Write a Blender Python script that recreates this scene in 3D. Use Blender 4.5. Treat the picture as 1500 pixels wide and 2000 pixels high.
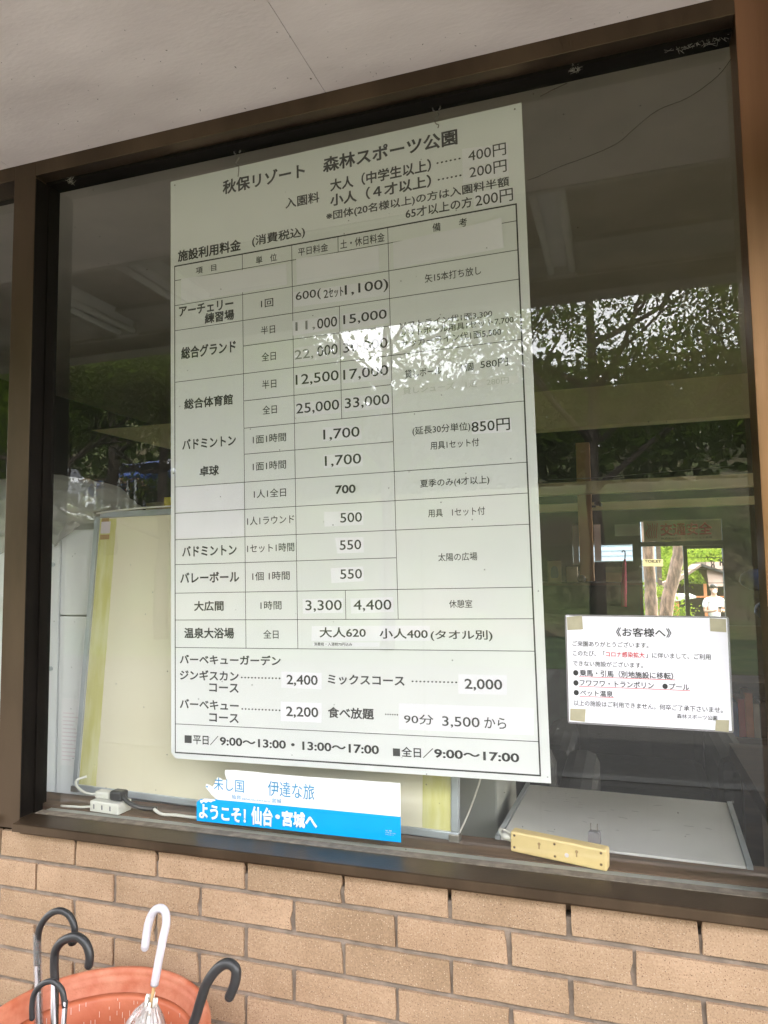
import bpy, bmesh, math, random
from math import radians as R, sin, cos, pi
from mathutils import Vector, Matrix, Euler, noise

# ------------------------------------------------------------------ camera, sky, sun, exposure
scene = bpy.context.scene
for o in list(bpy.data.objects): bpy.data.objects.remove(o)
COL = scene.collection
cam_data = bpy.data.cameras.new("camera"); cam = bpy.data.objects.new("camera", cam_data); COL.objects.link(cam)
cam_data.sensor_fit = 'VERTICAL'; cam_data.sensor_height = 24; cam_data.lens = 16.8
cam_data.clip_start = 0.05; cam_data.clip_end = 1500
yaw, pitch, roll = R(18.2775), R(4.4978), R(-0.7904)
fwd = Vector((-sin(yaw)*cos(pitch), cos(yaw)*cos(pitch), sin(pitch)))
rt = Vector((cos(yaw), sin(yaw), 0)); up = rt.cross(fwd)
rr = cos(roll)*rt + sin(roll)*up; uu = -sin(roll)*rt + cos(roll)*up
m3 = Matrix((rr, uu, -fwd)).transposed()
cam.matrix_world = Matrix.Translation((0, -1.5, 1.35)) @ m3.to_4x4()
scene.camera = cam

SUN_DIR = Vector((0.62, 0.52, 0.58)).normalized()
world = bpy.data.worlds.new("World"); scene.world = world; world.use_nodes = True
wn = world.node_tree.nodes; wl = world.node_tree.links
sky = wn.new('ShaderNodeTexSky'); sky.sky_type = 'NISHITA'; sky.sun_disc = False
sky.sun_elevation = math.asin(SUN_DIR.z); sky.sun_rotation = math.atan2(SUN_DIR.x, SUN_DIR.y)
sky.air_density = 1.4; sky.dust_density = 6.0; sky.ozone_density = .6
wn['Background'].inputs['Strength'].default_value = 0.15
# thin bright haze and broken white cloud over the whole sky
wtc = wn.new('ShaderNodeTexCoord'); wmp = wn.new('ShaderNodeMapping'); wmp.inputs['Scale'].default_value = (1, 1, 2.6); wl.new(wtc.outputs['Generated'], wmp.inputs[0])
wno = wn.new('ShaderNodeTexNoise'); wno.inputs['Scale'].default_value = 3.2; wno.inputs['Detail'].default_value = 8; wl.new(wmp.outputs[0], wno.inputs['Vector'])
wmr = wn.new('ShaderNodeMapRange'); wmr.inputs[1].default_value = .36; wmr.inputs[2].default_value = .60; wmr.inputs[3].default_value = .45; wmr.inputs[4].default_value = .95; wl.new(wno.outputs['Fac'], wmr.inputs[0])
wmx = wn.new('ShaderNodeMix'); wmx.data_type = 'RGBA'; wl.new(wmr.outputs[0], wmx.inputs[0]); wl.new(sky.outputs['Color'], wmx.inputs[6]); wmx.inputs[7].default_value = (13.2, 13.0, 13.6, 1)
wl.new(wmx.outputs[2], wn['Background'].inputs['Color'])
sl = bpy.data.lights.new("sun", 'SUN'); sl.energy = 3.4; sl.angle = R(0.5); sl.color = (1.0, 0.95, 0.87)
sun = bpy.data.objects.new("sun", sl); COL.objects.link(sun)
sun.rotation_euler = SUN_DIR.to_track_quat('Z', 'Y').to_euler(); sun.location = (10, 10, 20)
scene.view_settings.view_transform = 'Standard'; scene.view_settings.look = 'None'
scene.view_settings.gamma = 1.0; scene.view_settings.use_curve_mapping = False
scene.view_settings.exposure = 2.85
scene.render.engine = 'CYCLES'
scene.cycles.use_denoising = True
scene.cycles.max_bounces = 10; scene.cycles.diffuse_bounces = 5; scene.cycles.transparent_max_bounces = 24
scene.cycles.caustics_reflective = False; scene.cycles.caustics_refractive = False
scene.cycles.sample_clamp_indirect = 6

rng = random.Random(7)

# ------------------------------------------------------------------ materials
def lin(c):
    return tuple((x/12.92 if x <= .04045 else ((x+.055)/1.055)**2.4) for x in c)
def s8(r, g, b): return lin((r/255, g/255, b/255))
MATS = {}
def mk(name, col, rough=.6, var=.12, scale=12., bump=0., bscale=120., metal=0., spec=.5, col2=None, lo=.4, hi=.65, coat=0., stretch=None, detail=6):
    if name in MATS: return MATS[name]
    m = bpy.data.materials.new(name); m.use_nodes = True; nt = m.node_tree; N = nt.nodes; L = nt.links
    b = N['Principled BSDF']; b.inputs['Roughness'].default_value = rough; b.inputs['Metallic'].default_value = metal
    b.inputs['Specular IOR Level'].default_value = spec; b.inputs['Coat Weight'].default_value = coat
    tc = N.new('ShaderNodeTexCoord'); vec = tc.outputs['Object']
    if stretch:
        mp = N.new('ShaderNodeMapping'); mp.inputs['Scale'].default_value = stretch; L.new(vec, mp.inputs[0]); vec = mp.outputs[0]
    n = N.new('ShaderNodeTexNoise'); n.inputs['Scale'].default_value = scale; n.inputs['Detail'].default_value = detail; L.new(vec, n.inputs['Vector'])
    r = N.new('ShaderNodeValToRGB'); L.new(n.outputs['Fac'], r.inputs[0])
    a = tuple(max(0, c*(1-var)) for c in col); z = tuple(min(1, c*(1+var)) for c in col) if col2 is None else col2
    r.color_ramp.elements[0].position = lo; r.color_ramp.elements[1].position = hi
    r.color_ramp.elements[0].color = (*a, 1); r.color_ramp.elements[1].color = (*z, 1)
    L.new(r.outputs[0], b.inputs['Base Color'])
    rv = N.new('ShaderNodeMapRange'); rv.inputs[3].default_value = max(.02, rough-.08); rv.inputs[4].default_value = min(1, rough+.1)
    L.new(n.outputs['Fac'], rv.inputs[0]); L.new(rv.outputs[0], b.inputs['Roughness'])
    if bump:
        n2 = N.new('ShaderNodeTexNoise'); n2.inputs['Scale'].default_value = bscale; n2.inputs['Detail'].default_value = 4; L.new(vec, n2.inputs['Vector'])
        bp = N.new('ShaderNodeBump'); bp.inputs['Strength'].default_value = bump; bp.inputs['Distance'].default_value = .002
        L.new(n2.outputs['Fac'], bp.inputs['Height']); L.new(bp.outputs[0], b.inputs['Normal'])
    MATS[name] = m; return m

def mk_brick():
    m = bpy.data.materials.new('brick_tile'); m.use_nodes = True; N = m.node_tree.nodes; L = m.node_tree.links; b = N['Principled BSDF']
    ge = N.new('ShaderNodeNewGeometry'); oi = N.new('ShaderNodeObjectInfo')
    def noi(s, d=4, r=.6):
        n = N.new('ShaderNodeTexNoise'); n.inputs['Scale'].default_value = s; n.inputs['Detail'].default_value = d; n.inputs['Roughness'].default_value = r
        L.new(ge.outputs['Position'], n.inputs['Vector']); return n.outputs['Fac']
    def ramp(f, p0, c0, p1, c1):
        r = N.new('ShaderNodeValToRGB'); L.new(f, r.inputs[0]); e = r.color_ramp.elements
        e[0].position = p0; e[0].color = (*c0, 1); e[1].position = p1; e[1].color = (*c1, 1); return r.outputs[0]
    def mix(f, a, c, mode='MIX'):
        x = N.new('ShaderNodeMix'); x.data_type = 'RGBA'; x.blend_type = mode
        if isinstance(f, float): x.inputs[0].default_value = f
        else: L.new(f, x.inputs[0])
        for i, v in ((6, a), (7, c)):
            if isinstance(v, tuple): x.inputs[i].default_value = (*v, 1)
            else: L.new(v, x.inputs[i])
        return x.outputs[2]
    base = ramp(noi(9), .35, (.325, .220, .138), .68, (.405, .280, .182))
    tone = ramp(oi.outputs['Random'], 0., (.86, .85, .83), 1., (1.08, 1.06, 1.06))
    c = mix(1., base, tone, 'MULTIPLY')
    c = mix(1., c, ramp(noi(260, 3), .3, (.80, .80, .80), .7, (1.13, 1.13, 1.13)), 'MULTIPLY')
    def specks(scale, thr, soft=.05):
        v = N.new('ShaderNodeTexVoronoi'); v.inputs['Scale'].default_value = scale; L.new(ge.outputs['Position'], v.inputs['Vector'])
        lt = N.new('ShaderNodeMath'); lt.operation = 'LESS_THAN'; L.new(v.outputs['Distance'], lt.inputs[0]); lt.inputs[1].default_value = thr
        sx = N.new('ShaderNodeSeparateColor'); L.new(v.outputs['Color'], sx.inputs[0])
        gt = N.new('ShaderNodeMath'); gt.operation = 'GREATER_THAN'; L.new(sx.outputs[0], gt.inputs[0]); gt.inputs[1].default_value = .62
        mu = N.new('ShaderNodeMath'); mu.operation = 'MULTIPLY'; L.new(lt.outputs[0], mu.inputs[0]); L.new(gt.outputs[0], mu.inputs[1]); return mu.outputs[0]
    c = mix(specks(210, .24), c, (.44, .33, .23)); c = mix(specks(130, .15), c, (.15, .09, .06)); c = mix(specks(330, .26), c, (.18, .105, .065))
    L.new(c, b.inputs['Base Color']); b.inputs['Roughness'].default_value = .82; b.inputs['Specular IOR Level'].default_value = .25
    bp = N.new('ShaderNodeBump'); bp.inputs['Strength'].default_value = .5; bp.inputs['Distance'].default_value = .0012
    L.new(noi(420, 5), bp.inputs['Height']); L.new(bp.outputs[0], b.inputs['Normal'])
    MATS['brick'] = m; return m

def mk_glass(name='window_glass', dust=.034, ior=1.74, tint=(.965, .968, .955), streak=True):
    m = bpy.data.materials.new(name); m.use_nodes = True; N = m.node_tree.nodes; L = m.node_tree.links; N.clear()
    out = N.new('ShaderNodeOutputMaterial'); tr = N.new('ShaderNodeBsdfTransparent'); tr.inputs[0].default_value = (*tint, 1)
    gl = N.new('ShaderNodeBsdfGlossy'); gl.inputs['Roughness'].default_value = .0; gl.inputs[0].default_value = (.97, .98, .95, 1)
    fr = N.new('ShaderNodeFresnel'); 
    gm = N.new('ShaderNodeNewGeometry'); mr0 = N.new('ShaderNodeMapRange'); mr0.inputs[3].default_value = ior; mr0.inputs[4].default_value = 1/ior
    L.new(gm.outputs['Backfacing'], mr0.inputs[0]); L.new(mr0.outputs[0], fr.inputs[0])      # same reflectance from either side
    mx = N.new('ShaderNodeMixShader'); L.new(fr.outputs[0], mx.inputs[0]); L.new(tr.outputs[0], mx.inputs[1]); L.new(gl.outputs[0], mx.inputs[2])
    df = N.new('ShaderNodeBsdfDiffuse'); df.inputs[0].default_value = (.42, .41, .37, 1)
    m2 = N.new('ShaderNodeMixShader')
    tc = N.new('ShaderNodeTexCoord'); mp = N.new('ShaderNodeMapping'); mp.inputs['Scale'].default_value = (55, 1, .7); L.new(tc.outputs['Object'], mp.inputs[0])
    n1 = N.new('ShaderNodeTexNoise'); n1.inputs['Scale'].default_value = 1.; n1.inputs['Detail'].default_value = 3; L.new(mp.outputs[0], n1.inputs['Vector'])
    r1 = N.new('ShaderNodeMapRange'); r1.inputs[1].default_value = .63; r1.inputs[2].default_value = .82; r1.inputs[3].default_value = 0; r1.inputs[4].default_value = dust*1.3 if streak else 0; L.new(n1.outputs['Fac'], r1.inputs[0])
    n2 = N.new('ShaderNodeTexNoise'); n2.inputs['Scale'].default_value = 3.; n2.inputs['Detail'].default_value = 8; L.new(tc.outputs['Object'], n2.inputs['Vector'])
    r2 = N.new('ShaderNodeMapRange'); r2.inputs[1].default_value = .3; r2.inputs[2].default_value = .8; r2.inputs[3].default_value = dust*.25; r2.inputs[4].default_value = dust; L.new(n2.outputs['Fac'], r2.inputs[0])
    # small dried water drops
    v = N.new('ShaderNodeTexVoronoi'); v.inputs['Scale'].default_value = 26; L.new(tc.outputs['Object'], v.inputs['Vector'])
    lt = N.new('ShaderNodeMath'); lt.operation = 'LESS_THAN'; L.new(v.outputs['Distance'], lt.inputs[0]); lt.inputs[1].default_value = .045
    sc = N.new('ShaderNodeMath'); sc.operation = 'MULTIPLY'; L.new(lt.outputs[0], sc.inputs[0]); sc.inputs[1].default_value = .35 if streak else 0
    a1 = N.new('ShaderNodeMath'); a1.operation = 'ADD'; L.new(r1.outputs[0], a1.inputs[0]); L.new(r2.outputs[0], a1.inputs[1])
    a2 = N.new('ShaderNodeMath'); a2.operation = 'ADD'; a2.use_clamp = True; L.new(a1.outputs[0], a2.inputs[0]); L.new(sc.outputs[0], a2.inputs[1])
    L.new(a2.outputs[0], m2.inputs[0]); L.new(mx.outputs[0], m2.inputs[1]); L.new(df.outputs[0], m2.inputs[2]); L.new(m2.outputs[0], out.inputs[0])
    MATS[name] = m; return m
def mk_clear(name, tint=(1, 1, 1)):
    m = bpy.data.materials.new(name); m.use_nodes = True; N = m.node_tree.nodes; N.clear()
    out = N.new('ShaderNodeOutputMaterial'); tr = N.new('ShaderNodeBsdfTransparent'); tr.inputs[0].default_value = (*tint, 1)
    m.node_tree.links.new(tr.outputs[0], out.inputs[0]); MATS[name] = m; return m
def mk_film(name, col=(.75, .75, .74), opac=.35, gloss=.12, nsc=14, bst=.9):
    m = bpy.data.materials.new(name); m.use_nodes = True; N = m.node_tree.nodes; L = m.node_tree.links; N.clear()
    out = N.new('ShaderNodeOutputMaterial'); tr = N.new('ShaderNodeBsdfTransparent'); df = N.new('ShaderNodeBsdfDiffuse'); df.inputs[0].default_value = (*col, 1)
    tl = N.new('ShaderNodeBsdfTranslucent'); tl.inputs[0].default_value = (*col, 1)
    gl = N.new('ShaderNodeBsdfGlossy'); gl.inputs['Roughness'].default_value = .16
    tc = N.new('ShaderNodeTexCoord'); n = N.new('ShaderNodeTexNoise'); n.inputs['Scale'].default_value = nsc; n.inputs['Detail'].default_value = 7; L.new(tc.outputs['Object'], n.inputs['Vector'])
    bp = N.new('ShaderNodeBump'); bp.inputs['Strength'].default_value = bst; bp.inputs['Distance'].default_value = .02; L.new(n.outputs['Fac'], bp.inputs['Height']); L.new(bp.outputs[0], gl.inputs['Normal'])
    ms = []
    for f, a, b in ((.5, df, tl),): 
        x = N.new('ShaderNodeMixShader'); x.inputs[0].default_value = f; L.new(a.outputs[0], x.inputs[1]); L.new(b.outputs[0], x.inputs[2]); d2 = x
    mr = N.new('ShaderNodeMapRange'); mr.inputs[1].default_value = .3; mr.inputs[2].default_value = .7; mr.inputs[3].default_value = opac*.55; mr.inputs[4].default_value = min(1, opac*1.4); L.new(n.outputs['Fac'], mr.inputs[0])
    y = N.new('ShaderNodeMixShader'); L.new(mr.outputs[0], y.inputs[0]); L.new(tr.outputs[0], y.inputs[1]); L.new(d2.outputs[0], y.inputs[2])
    z = N.new('ShaderNodeMixShader'); z.inputs[0].default_value = gloss; L.new(y.outputs[0], z.inputs[1]); L.new(gl.outputs[0], z.inputs[2]); L.new(z.outputs[0], out.inputs[0])
    MATS[name] = m; return m
def mk_leaf(name, c1, c2):
    m = bpy.data.materials.new(name); m.use_nodes = True; N = m.node_tree.nodes; L = m.node_tree.links; N.clear()
    out = N.new('ShaderNodeOutputMaterial'); ge = N.new('ShaderNodeNewGeometry')
    n = N.new('ShaderNodeTexNoise'); n.inputs['Scale'].default_value = 1.3; n.inputs['Detail'].default_value = 6; L.new(ge.outputs['Position'], n.inputs['Vector'])
    r = N.new('ShaderNodeValToRGB'); L.new(n.outputs['Fac'], r.inputs[0]); r.color_ramp.elements[0].position = .35; r.color_ramp.elements[1].position = .7
    r.color_ramp.elements[0].color = (*c1, 1); r.color_ramp.elements[1].color = (*c2, 1)
    df = N.new('ShaderNodeBsdfDiffuse'); tl = N.new('ShaderNodeBsdfTranslucent'); L.new(r.outputs[0], df.inputs[0]); L.new(r.outputs[0], tl.inputs[0])
    x = N.new('ShaderNodeMixShader'); x.inputs[0].default_value = .45; L.new(df.outputs[0], x.inputs[1]); L.new(tl.outputs[0], x.inputs[2]); L.new(x.outputs[0], out.inputs[0])
    MATS[name] = m; return m

mk_brick(); mk_glass(); mk_glass('back_glass', dust=.01, ior=1.5, tint=(.95, .97, .95), streak=False); mk_clear('glass_core', (.985, .99, .98))
M_POST = mk('brown_metal_post', (.33, .185, .105), .30, .15, 6, .2, 200, metal=1., stretch=(3, 3, .12))  # lighter, more orange metal than the bronze frame
M_BRONZE = mk('bronze_frame', (.100, .069, .044), .33, .2, 8, .15, 300, metal=.75, stretch=(1, 1, .3))
M_MORTAR = mk('mortar', (.215, .170, .135), .9, .2, 30, .8, 160)
M_BEAD = mk('dark_bead', (.006, .0045, .0035), .6, .2, spec=.12)
M_WEB = mk('cobweb_grey', (.30, .28, .25), .9, .1)
M_STRAND = mk('strand_brown', (.11, .098, .082), .9, .1)
M_TRIM2 = mk('terracotta_rim', (.47, .125, .058), .6, .1, 26, .4, 160, col2=(.55, .22, .13), lo=.35, hi=.72, detail=10)
M_SOFFIT = mk('soffit_board', (.66, .60, .575), .75, .07, 2.6, .35, 60, spec=.3, col2=(.82, .76, .73), detail=10, lo=.3, hi=.75, stretch=(1, 2.5, 1))
M_DUST = mk('dusty_ledge', (.19, .16, .125), .9, .25, 40, .5, 200)
M_WOOD = mk('ledge_wood', (.135, .082, .052), .6, .3, 5, .3, 120, stretch=(1, 9, 9))
M_DARKWOOD = mk('dark_wood', (.06, .037, .025), .6, .3, 4, .2, 90, stretch=(1, 8, 8))
M_BOARD = mk('board_enamel', (.76, .775, .80), .36, .05, 1.6, .10, 5, spec=.45, col2=(.83, .84, .86), lo=.3, hi=.7, detail=9)
M_INK = mk('black_ink', (.025, .025, .027), .55, .1, 9, col2=(.06, .06, .062), lo=.35, hi=.8)
M_PAPER = mk('white_paper', (.85, .84, .915), .6, .02, 8, .15, 25)
M_PAPER2 = mk('faded_paper', (.78, .78, .80), .6, .04, 6, .15, 25)
M_GREYINK = mk('faded_ink', (.26, .27, .27), .6, .1)
M_PALEINK = mk('pale_ink', (.56, .58, .56), .6, .05)
M_RED = mk('red_ink', (.62, .03, .04), .5, .05)
M_CYAN = mk('blue_print', (.0, .33, .76), .35, .02, spec=.4)
M_STICK = mk('sticker_white', (.80, .81, .84), .4, .02)
M_BLUEINK = mk('blue_ink', (.03, .26, .50), .5, .05)
M_MASK = mk('masking_tape', (.42, .385, .27), .55, .06, 40, .3, 90)
M_STEEL = mk('wire_steel', (.30, .28, .25), .4, .2, 20, metal=.8)
M_ALU = mk('aluminium_frame', (.46, .50, .54), .38, .08, 10, metal=.35)
M_WB = mk('yellowed_panel', (.84, .77, .58), .5, .05, 2.0, .05, 50, col2=(.88, .83, .67), lo=.3, hi=.7)
M_YTAPE = mk('yellow_tape', (.72, .68, .25), .3, .08, 30, .7, 70, stretch=(1, 1, .2), col2=(.76, .735, .42))
M_WHITE = mk('white_enamel', (.74, .76, .78), .4, .03, 3)
M_PLASTICW = mk('white_plastic', (.72, .71, .66), .35, .04)
M_BLACKP = mk('black_plastic', (.018, .018, .019), .32, .2, 20)
M_CREAM = mk('cream_plastic', (.80, .61, .29), .38, .05, 15, .1, 80)
M_GREYP = mk('grey_plastic', (.22, .21, .23), .4, .1)
M_GREYSTEEL = mk('grey_steel_top', (.66, .65, .64), .32, .07, 4, .1, 200)
M_GREYBOX = mk('grey_green_box', (.36, .37, .34), .5, .08, 3)
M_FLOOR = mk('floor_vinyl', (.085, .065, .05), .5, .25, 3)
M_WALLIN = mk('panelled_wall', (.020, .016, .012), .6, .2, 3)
M_CEIL = mk('interior_ceiling', (.50, .47, .40), .9, .08, 3)
M_BEAM = mk('cream_beam', (.88, .78, .55), .6, .06, 3)
M_COLUMN = mk('interior_column', (.52, .30, .16), .6, .1, 4)
M_LEATHER = mk('black_leather', (.010, .010, .011), .65, .2, 30, .5, 150)
M_TERRA = mk('terracotta_plastic', (.47, .115, .048), .5, .08, 7, .35, 120, col2=(.55, .17, .085), detail=9)
M_SPUN = mk('rubber_black', (.022, .022, .023), .42, .15, 30)
M_DSHAFT = mk('dark_shaft', (.16, .15, .15), .22, .08, metal=1.)
M_CHROME = mk('chrome_shaft', (.55, .53, .50), .22, .08, metal=1.)
M_LILAC = mk('lilac_white_handle', (.55, .53, .58), .28, .08, 14)
mk_film('umbrella_film', (.62, .585, .57), .46, .14); mk_film('wrap_film', (.60, .60, .56), .88, .09, 5, .45); mk_film('tape_film', (.7, .7, .7), .2, .15)
mk_film('laminate', (.8, .8, .8), .12, .12)
mk_leaf('leaf_green', (.030, .058, .012), (.13, .19, .028)); mk_leaf('leaf_dark', (.011, .021, .007), (.036, .055, .013)); mk_leaf('leaf_bright', (.07, .12, .015), (.20, .25, .035))
M_BARK = mk('bark', (.030, .023, .018), .95, .35, 9, 1.0, 30, stretch=(3, 3, .6))
M_PINEBARK = mk('pine_bark', (.13, .088, .072), .95, .3, 8, 1.0, 20, col2=(.25, .165, .125), stretch=(3, 3, 1))
M_ASPHALT = mk('asphalt', (.045, .044, .042), .9, .2, 20, .5, 200)
M_CONC = mk('concrete_paving', (.24, .22, .20), .85, .1, 5, .4, 120)
M_LINE = mk('road_paint', (.085, .085, .083), .6, .06)
M_GRASS = mk('grass_ground', (.032, .054, .016), .95, .35, 1.2, .8, 30)
M_EARTH = mk('ground_earth', (.12, .105, .06), .95, .3, .6, .8, 15, col2=(.07, .10, .03))
M_DARKMETAL = mk('dark_sash', (.02, .02, .022), .4, .1)
M_ORANGE = mk('orange_post', (.55, .20, .08), .5, .1)
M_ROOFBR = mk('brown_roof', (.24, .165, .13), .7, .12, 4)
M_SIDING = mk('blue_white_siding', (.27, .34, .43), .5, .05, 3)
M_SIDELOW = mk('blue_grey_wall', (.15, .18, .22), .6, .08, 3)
M_SKIN = mk('skin', (.48, .29, .21), .5, .05); M_SHIRT = mk('white_shirt', (.75, .75, .77), .8, .03); M_TROUS = mk('dark_trousers', (.03, .035, .05), .8, .1); M_HAIR = mk('dark_hair', (.015, .012, .01), .6, .2)
M_CBROWN = mk('canopy_brown', (.13, .095, .07), .7, .12, 4); M_CGREY = mk('canopy_grey', (.25, .24, .21), .7, .1, 4); M_CREAMTRIM = mk('canopy_trim', (.42, .40, .34), .7, .06)
M_TUBE = mk('unlit_tube', (.78, .80, .80), .25, .02)
M_PINK = mk('pink_cloth', (.55, .04, .12), .7, .1); M_CARD = mk('cardboard', (.42, .27, .12), .8, .1); M_GREENC = mk('dark_green_cloth', (.02, .045, .03), .85, .2)
M_PRINTP = mk('old_print', (.42, .34, .24), .7, .1); M_REDP = mk('banner_red', (.45, .06, .06), .6, .05); M_YEL = mk('yellow_card', (.74, .62, .06), .6, .05); M_LAVP = mk('hung_paper', (.72, .64, .68), .7, .04)
M_GREYBLUE = mk('blue_bag', (.05, .09, .25), .6, .2)

# ------------------------------------------------------------------ object helpers
def link(o, parent=None):
    COL.objects.link(o)
    if parent is not None: o.parent = parent
    return o
def thing(name, label, cat, loc=(0, 0, 0), rot=(0, 0, 0), group=None):
    o = bpy.data.objects.new(name, None); o.empty_display_size = .05; COL.objects.link(o)
    o.location = loc; o.rotation_euler = rot; o['label'] = label; o['category'] = cat
    if group: o['group'] = group
    return o
def tag(o, label, cat, group=None):
    o['label'] = label; o['category'] = cat
    if group: o['group'] = group
    return o
def setting(o): o['kind'] = 'structure'; return o
def obj(name, bm, mat, parent=None, smooth=False, bevel=0., loc=None, rot=None):
    me = bpy.data.meshes.new(name)
    if isinstance(bm, bmesh.types.BMesh):
        bmesh.ops.recalc_face_normals(bm, faces=bm.faces); bm.to_mesh(me); bm.free()
    else: me = bm
    if not isinstance(mat, (list, tuple)): mat = [mat]
    if len(me.materials) == 0:
        for m in mat: me.materials.append(m)
    if smooth: me.polygons.foreach_set('use_smooth', [True]*len(me.polygons))
    o = bpy.data.objects.new(name, me); link(o, parent)
    if loc: o.location = loc
    if rot: o.rotation_euler = rot
    if bevel:
        md = o.modifiers.new('bevel', 'BEVEL'); md.width = bevel; md.segments = 2; md.limit_method = 'ANGLE'; md.angle_limit = R(40)
        if not smooth: me.polygons.foreach_set('use_smooth', [False]*len(me.polygons))
    return o
def box(x0, x1, y0, y1, z0, z1, bm=None):
    bm = bm or bmesh.new()
    v = [bm.verts.new(p) for p in ((x0,y0,z0),(x1,y0,z0),(x1,y1,z0),(x0,y1,z0),(x0,y0,z1),(x1,y0,z1),(x1,y1,z1),(x0,y1,z1))]
    for f in ((0,3,2,1),(4,5,6,7),(0,1,5,4),(1,2,6,5),(2,3,7,6),(3,0,4,7)): bm.faces.new([v[i] for i in f])
    return bm
def tube(pts, rad, seg=10, bm=None, cap=True):
    bm = bm or bmesh.new(); pts = [Vector(p) for p in pts]; n = len(pts)
    rads = rad if isinstance(rad, (list, tuple)) else [rad]*n
    rings = []; prev = None
    for i, p in enumerate(pts):
        t = (pts[min(i+1, n-1)] - pts[max(i-1, 0)])
        t = t.normalized() if t.length > 1e-9 else Vector((0, 0, 1))
        if prev is None:
            a = Vector((0, 1, 0)) if abs(t.y) < .9 else Vector((1, 0, 0)); u = t.cross(a).normalized()
        else: u = (prev - t*prev.dot(t)).normalized()
        prev = u; w = t.cross(u)
        rings.append([bm.verts.new(p + rads[i]*(cos(2*pi*k/seg)*u + sin(2*pi*k/seg)*w)) for k in range(seg)])
    for a, b in zip(rings, rings[1:]):
        for k in range(seg): bm.faces.new((a[k], a[(k+1) % seg], b[(k+1) % seg], b[k]))
    if cap: bm.faces.new(rings[0][::-1]); bm.faces.new(rings[-1])
    return bm
def smoothpath(pts, sub=5):
    P = [Vector(p) for p in pts]; out = []
    for i in range(len(P)-1):
        p0, p1, p2, p3 = P[max(i-1, 0)], P[i], P[i+1], P[min(i+2, len(P)-1)]
        for k in range(sub):
            t = k/sub; out.append(.5*((2*p1)+(-p0+p2)*t+(2*p0-5*p1+4*p2-p3)*t*t+(-p0+3*p1-3*p2+p3)*t**3))
    out.append(P[-1]); return out
def lathe(prof, seg=48, bm=None):
    bm = bm or bmesh.new(); rings = []
    for r, z in prof: rings.append([bm.verts.new((r*cos(2*pi*k/seg), r*sin(2*pi*k/seg), z)) for k in range(seg)])
    for a, b in zip(rings, rings[1:]):
        for k in range(seg): bm.faces.new((a[k], a[(k+1) % seg], b[(k+1) % seg], b[k]))
    return bm
def prism_x(prof, x0, x1, bm=None):      # prof: (y, z) outline pushed along X
    bm = bm or bmesh.new()
    a = [bm.verts.new((x0, y, z)) for y, z in prof]; b = [bm.verts.new((x1, y, z)) for y, z in prof]; n = len(prof)
    bm.faces.new(a); bm.faces.new(b[::-1])
    for k in range(n): bm.faces.new((a[k], a[(k+1) % n], b[(k+1) % n], b[k]))
    return bm
def prism_y(prof, y0, y1, bm=None):      # prof: (x, z) outline pushed along Y
    bm = bm or bmesh.new()
    a = [bm.verts.new((x, y0, z)) for x, z in prof]; b = [bm.verts.new((x, y1, z)) for x, z in prof]; n = len(prof)
    bm.faces.new(a); bm.faces.new(b[::-1])
    for k in range(n): bm.faces.new((a[k], a[(k+1) % n], b[(k+1) % n], b[k]))
    return bm
def ball(c, r, seg=12, bm=None, sc=(1, 1, 1)):
    bm = bm or bmesh.new(); bmesh.ops.create_uvsphere(bm, u_segments=seg, v_segments=max(6, seg*2//3), radius=1, matrix=Matrix.Translation(c) @ Matrix.Diagonal((r*sc[0], r*sc[1], r*sc[2], 1)))
    return bm
def copy_tree(o, parent=None):
    c = o.copy(); COL.objects.link(c); c.parent = parent
    for ch in o.children: copy_tree(ch, c)
    return c

# flat lettering from the built-in font, fitted to its measured ink box (millimetres in the sheet's own frame)
_tc = bpy.data.curves.new('lettering_source', 'FONT'); _to = bpy.data.objects.new('lettering_source', _tc); COL.objects.link(_to)
_tc.resolution_u = 3; _tc.bevel_resolution = 0
def text_mesh(s, u, v, w, h, off, y, shrink=1.):
    _tc.body = s; _tc.bevel_depth = off; hw = max(off, 1e-6)
    dg = bpy.context.evaluated_depsgraph_get(); dg.update()
    me = bpy.data.meshes.new_from_object(_to.evaluated_get(dg)); me.name = 'lettering'
    xs = [p.co.x for p in me.vertices]; ys = [p.co.y for p in me.vertices]
    x0, x1, y0, y1 = min(xs), max(xs), min(ys), max(ys)
    for p in me.vertices:
        p.co = ((u + (p.co.x-x0)/(x1-x0)*w)/1000, y - .00008*(p.co.z/hw+1), (-v + (p.co.y-y0)/(y1-y0)*h)/1000)
    me.materials.clear(); return me
WT = {0: (.007, 'black_ink'), 1: (.016, 'black_ink'), 2: (.026, 'black_ink'), 3: (.004, 'black_ink'), 4: (.006, 'faded_ink'), 5: (.004, 'pale_ink'), 6: (.014, 'red_ink'),
      7: (.001, 'blue_ink'), 8: (.003, 'blue_ink'), 9: (.045, 'sticker_white'), 10: (.004, 'sticker_white')}
def letter(item, parent, y):
    s, u, v, w, h, k = item
    o = obj('lettering', text_mesh(s, u, v, w, h, WT[k][0], y), MATS[WT[k][1]], parent)
    if s[0] == '…': o.name = 'dot_leader'; o['kind'] = 'stuff'
    return o
def sheet(pts, y0, y1):                    # outline in mm (u right, v down), front face at y0
    return prism_y([(u/1000, -v/1000) for u, v in pts], y0, y1)
BOARD = {"tl": [-1.0706, 0.02, 2.3535], "ang": 0.709}
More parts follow.
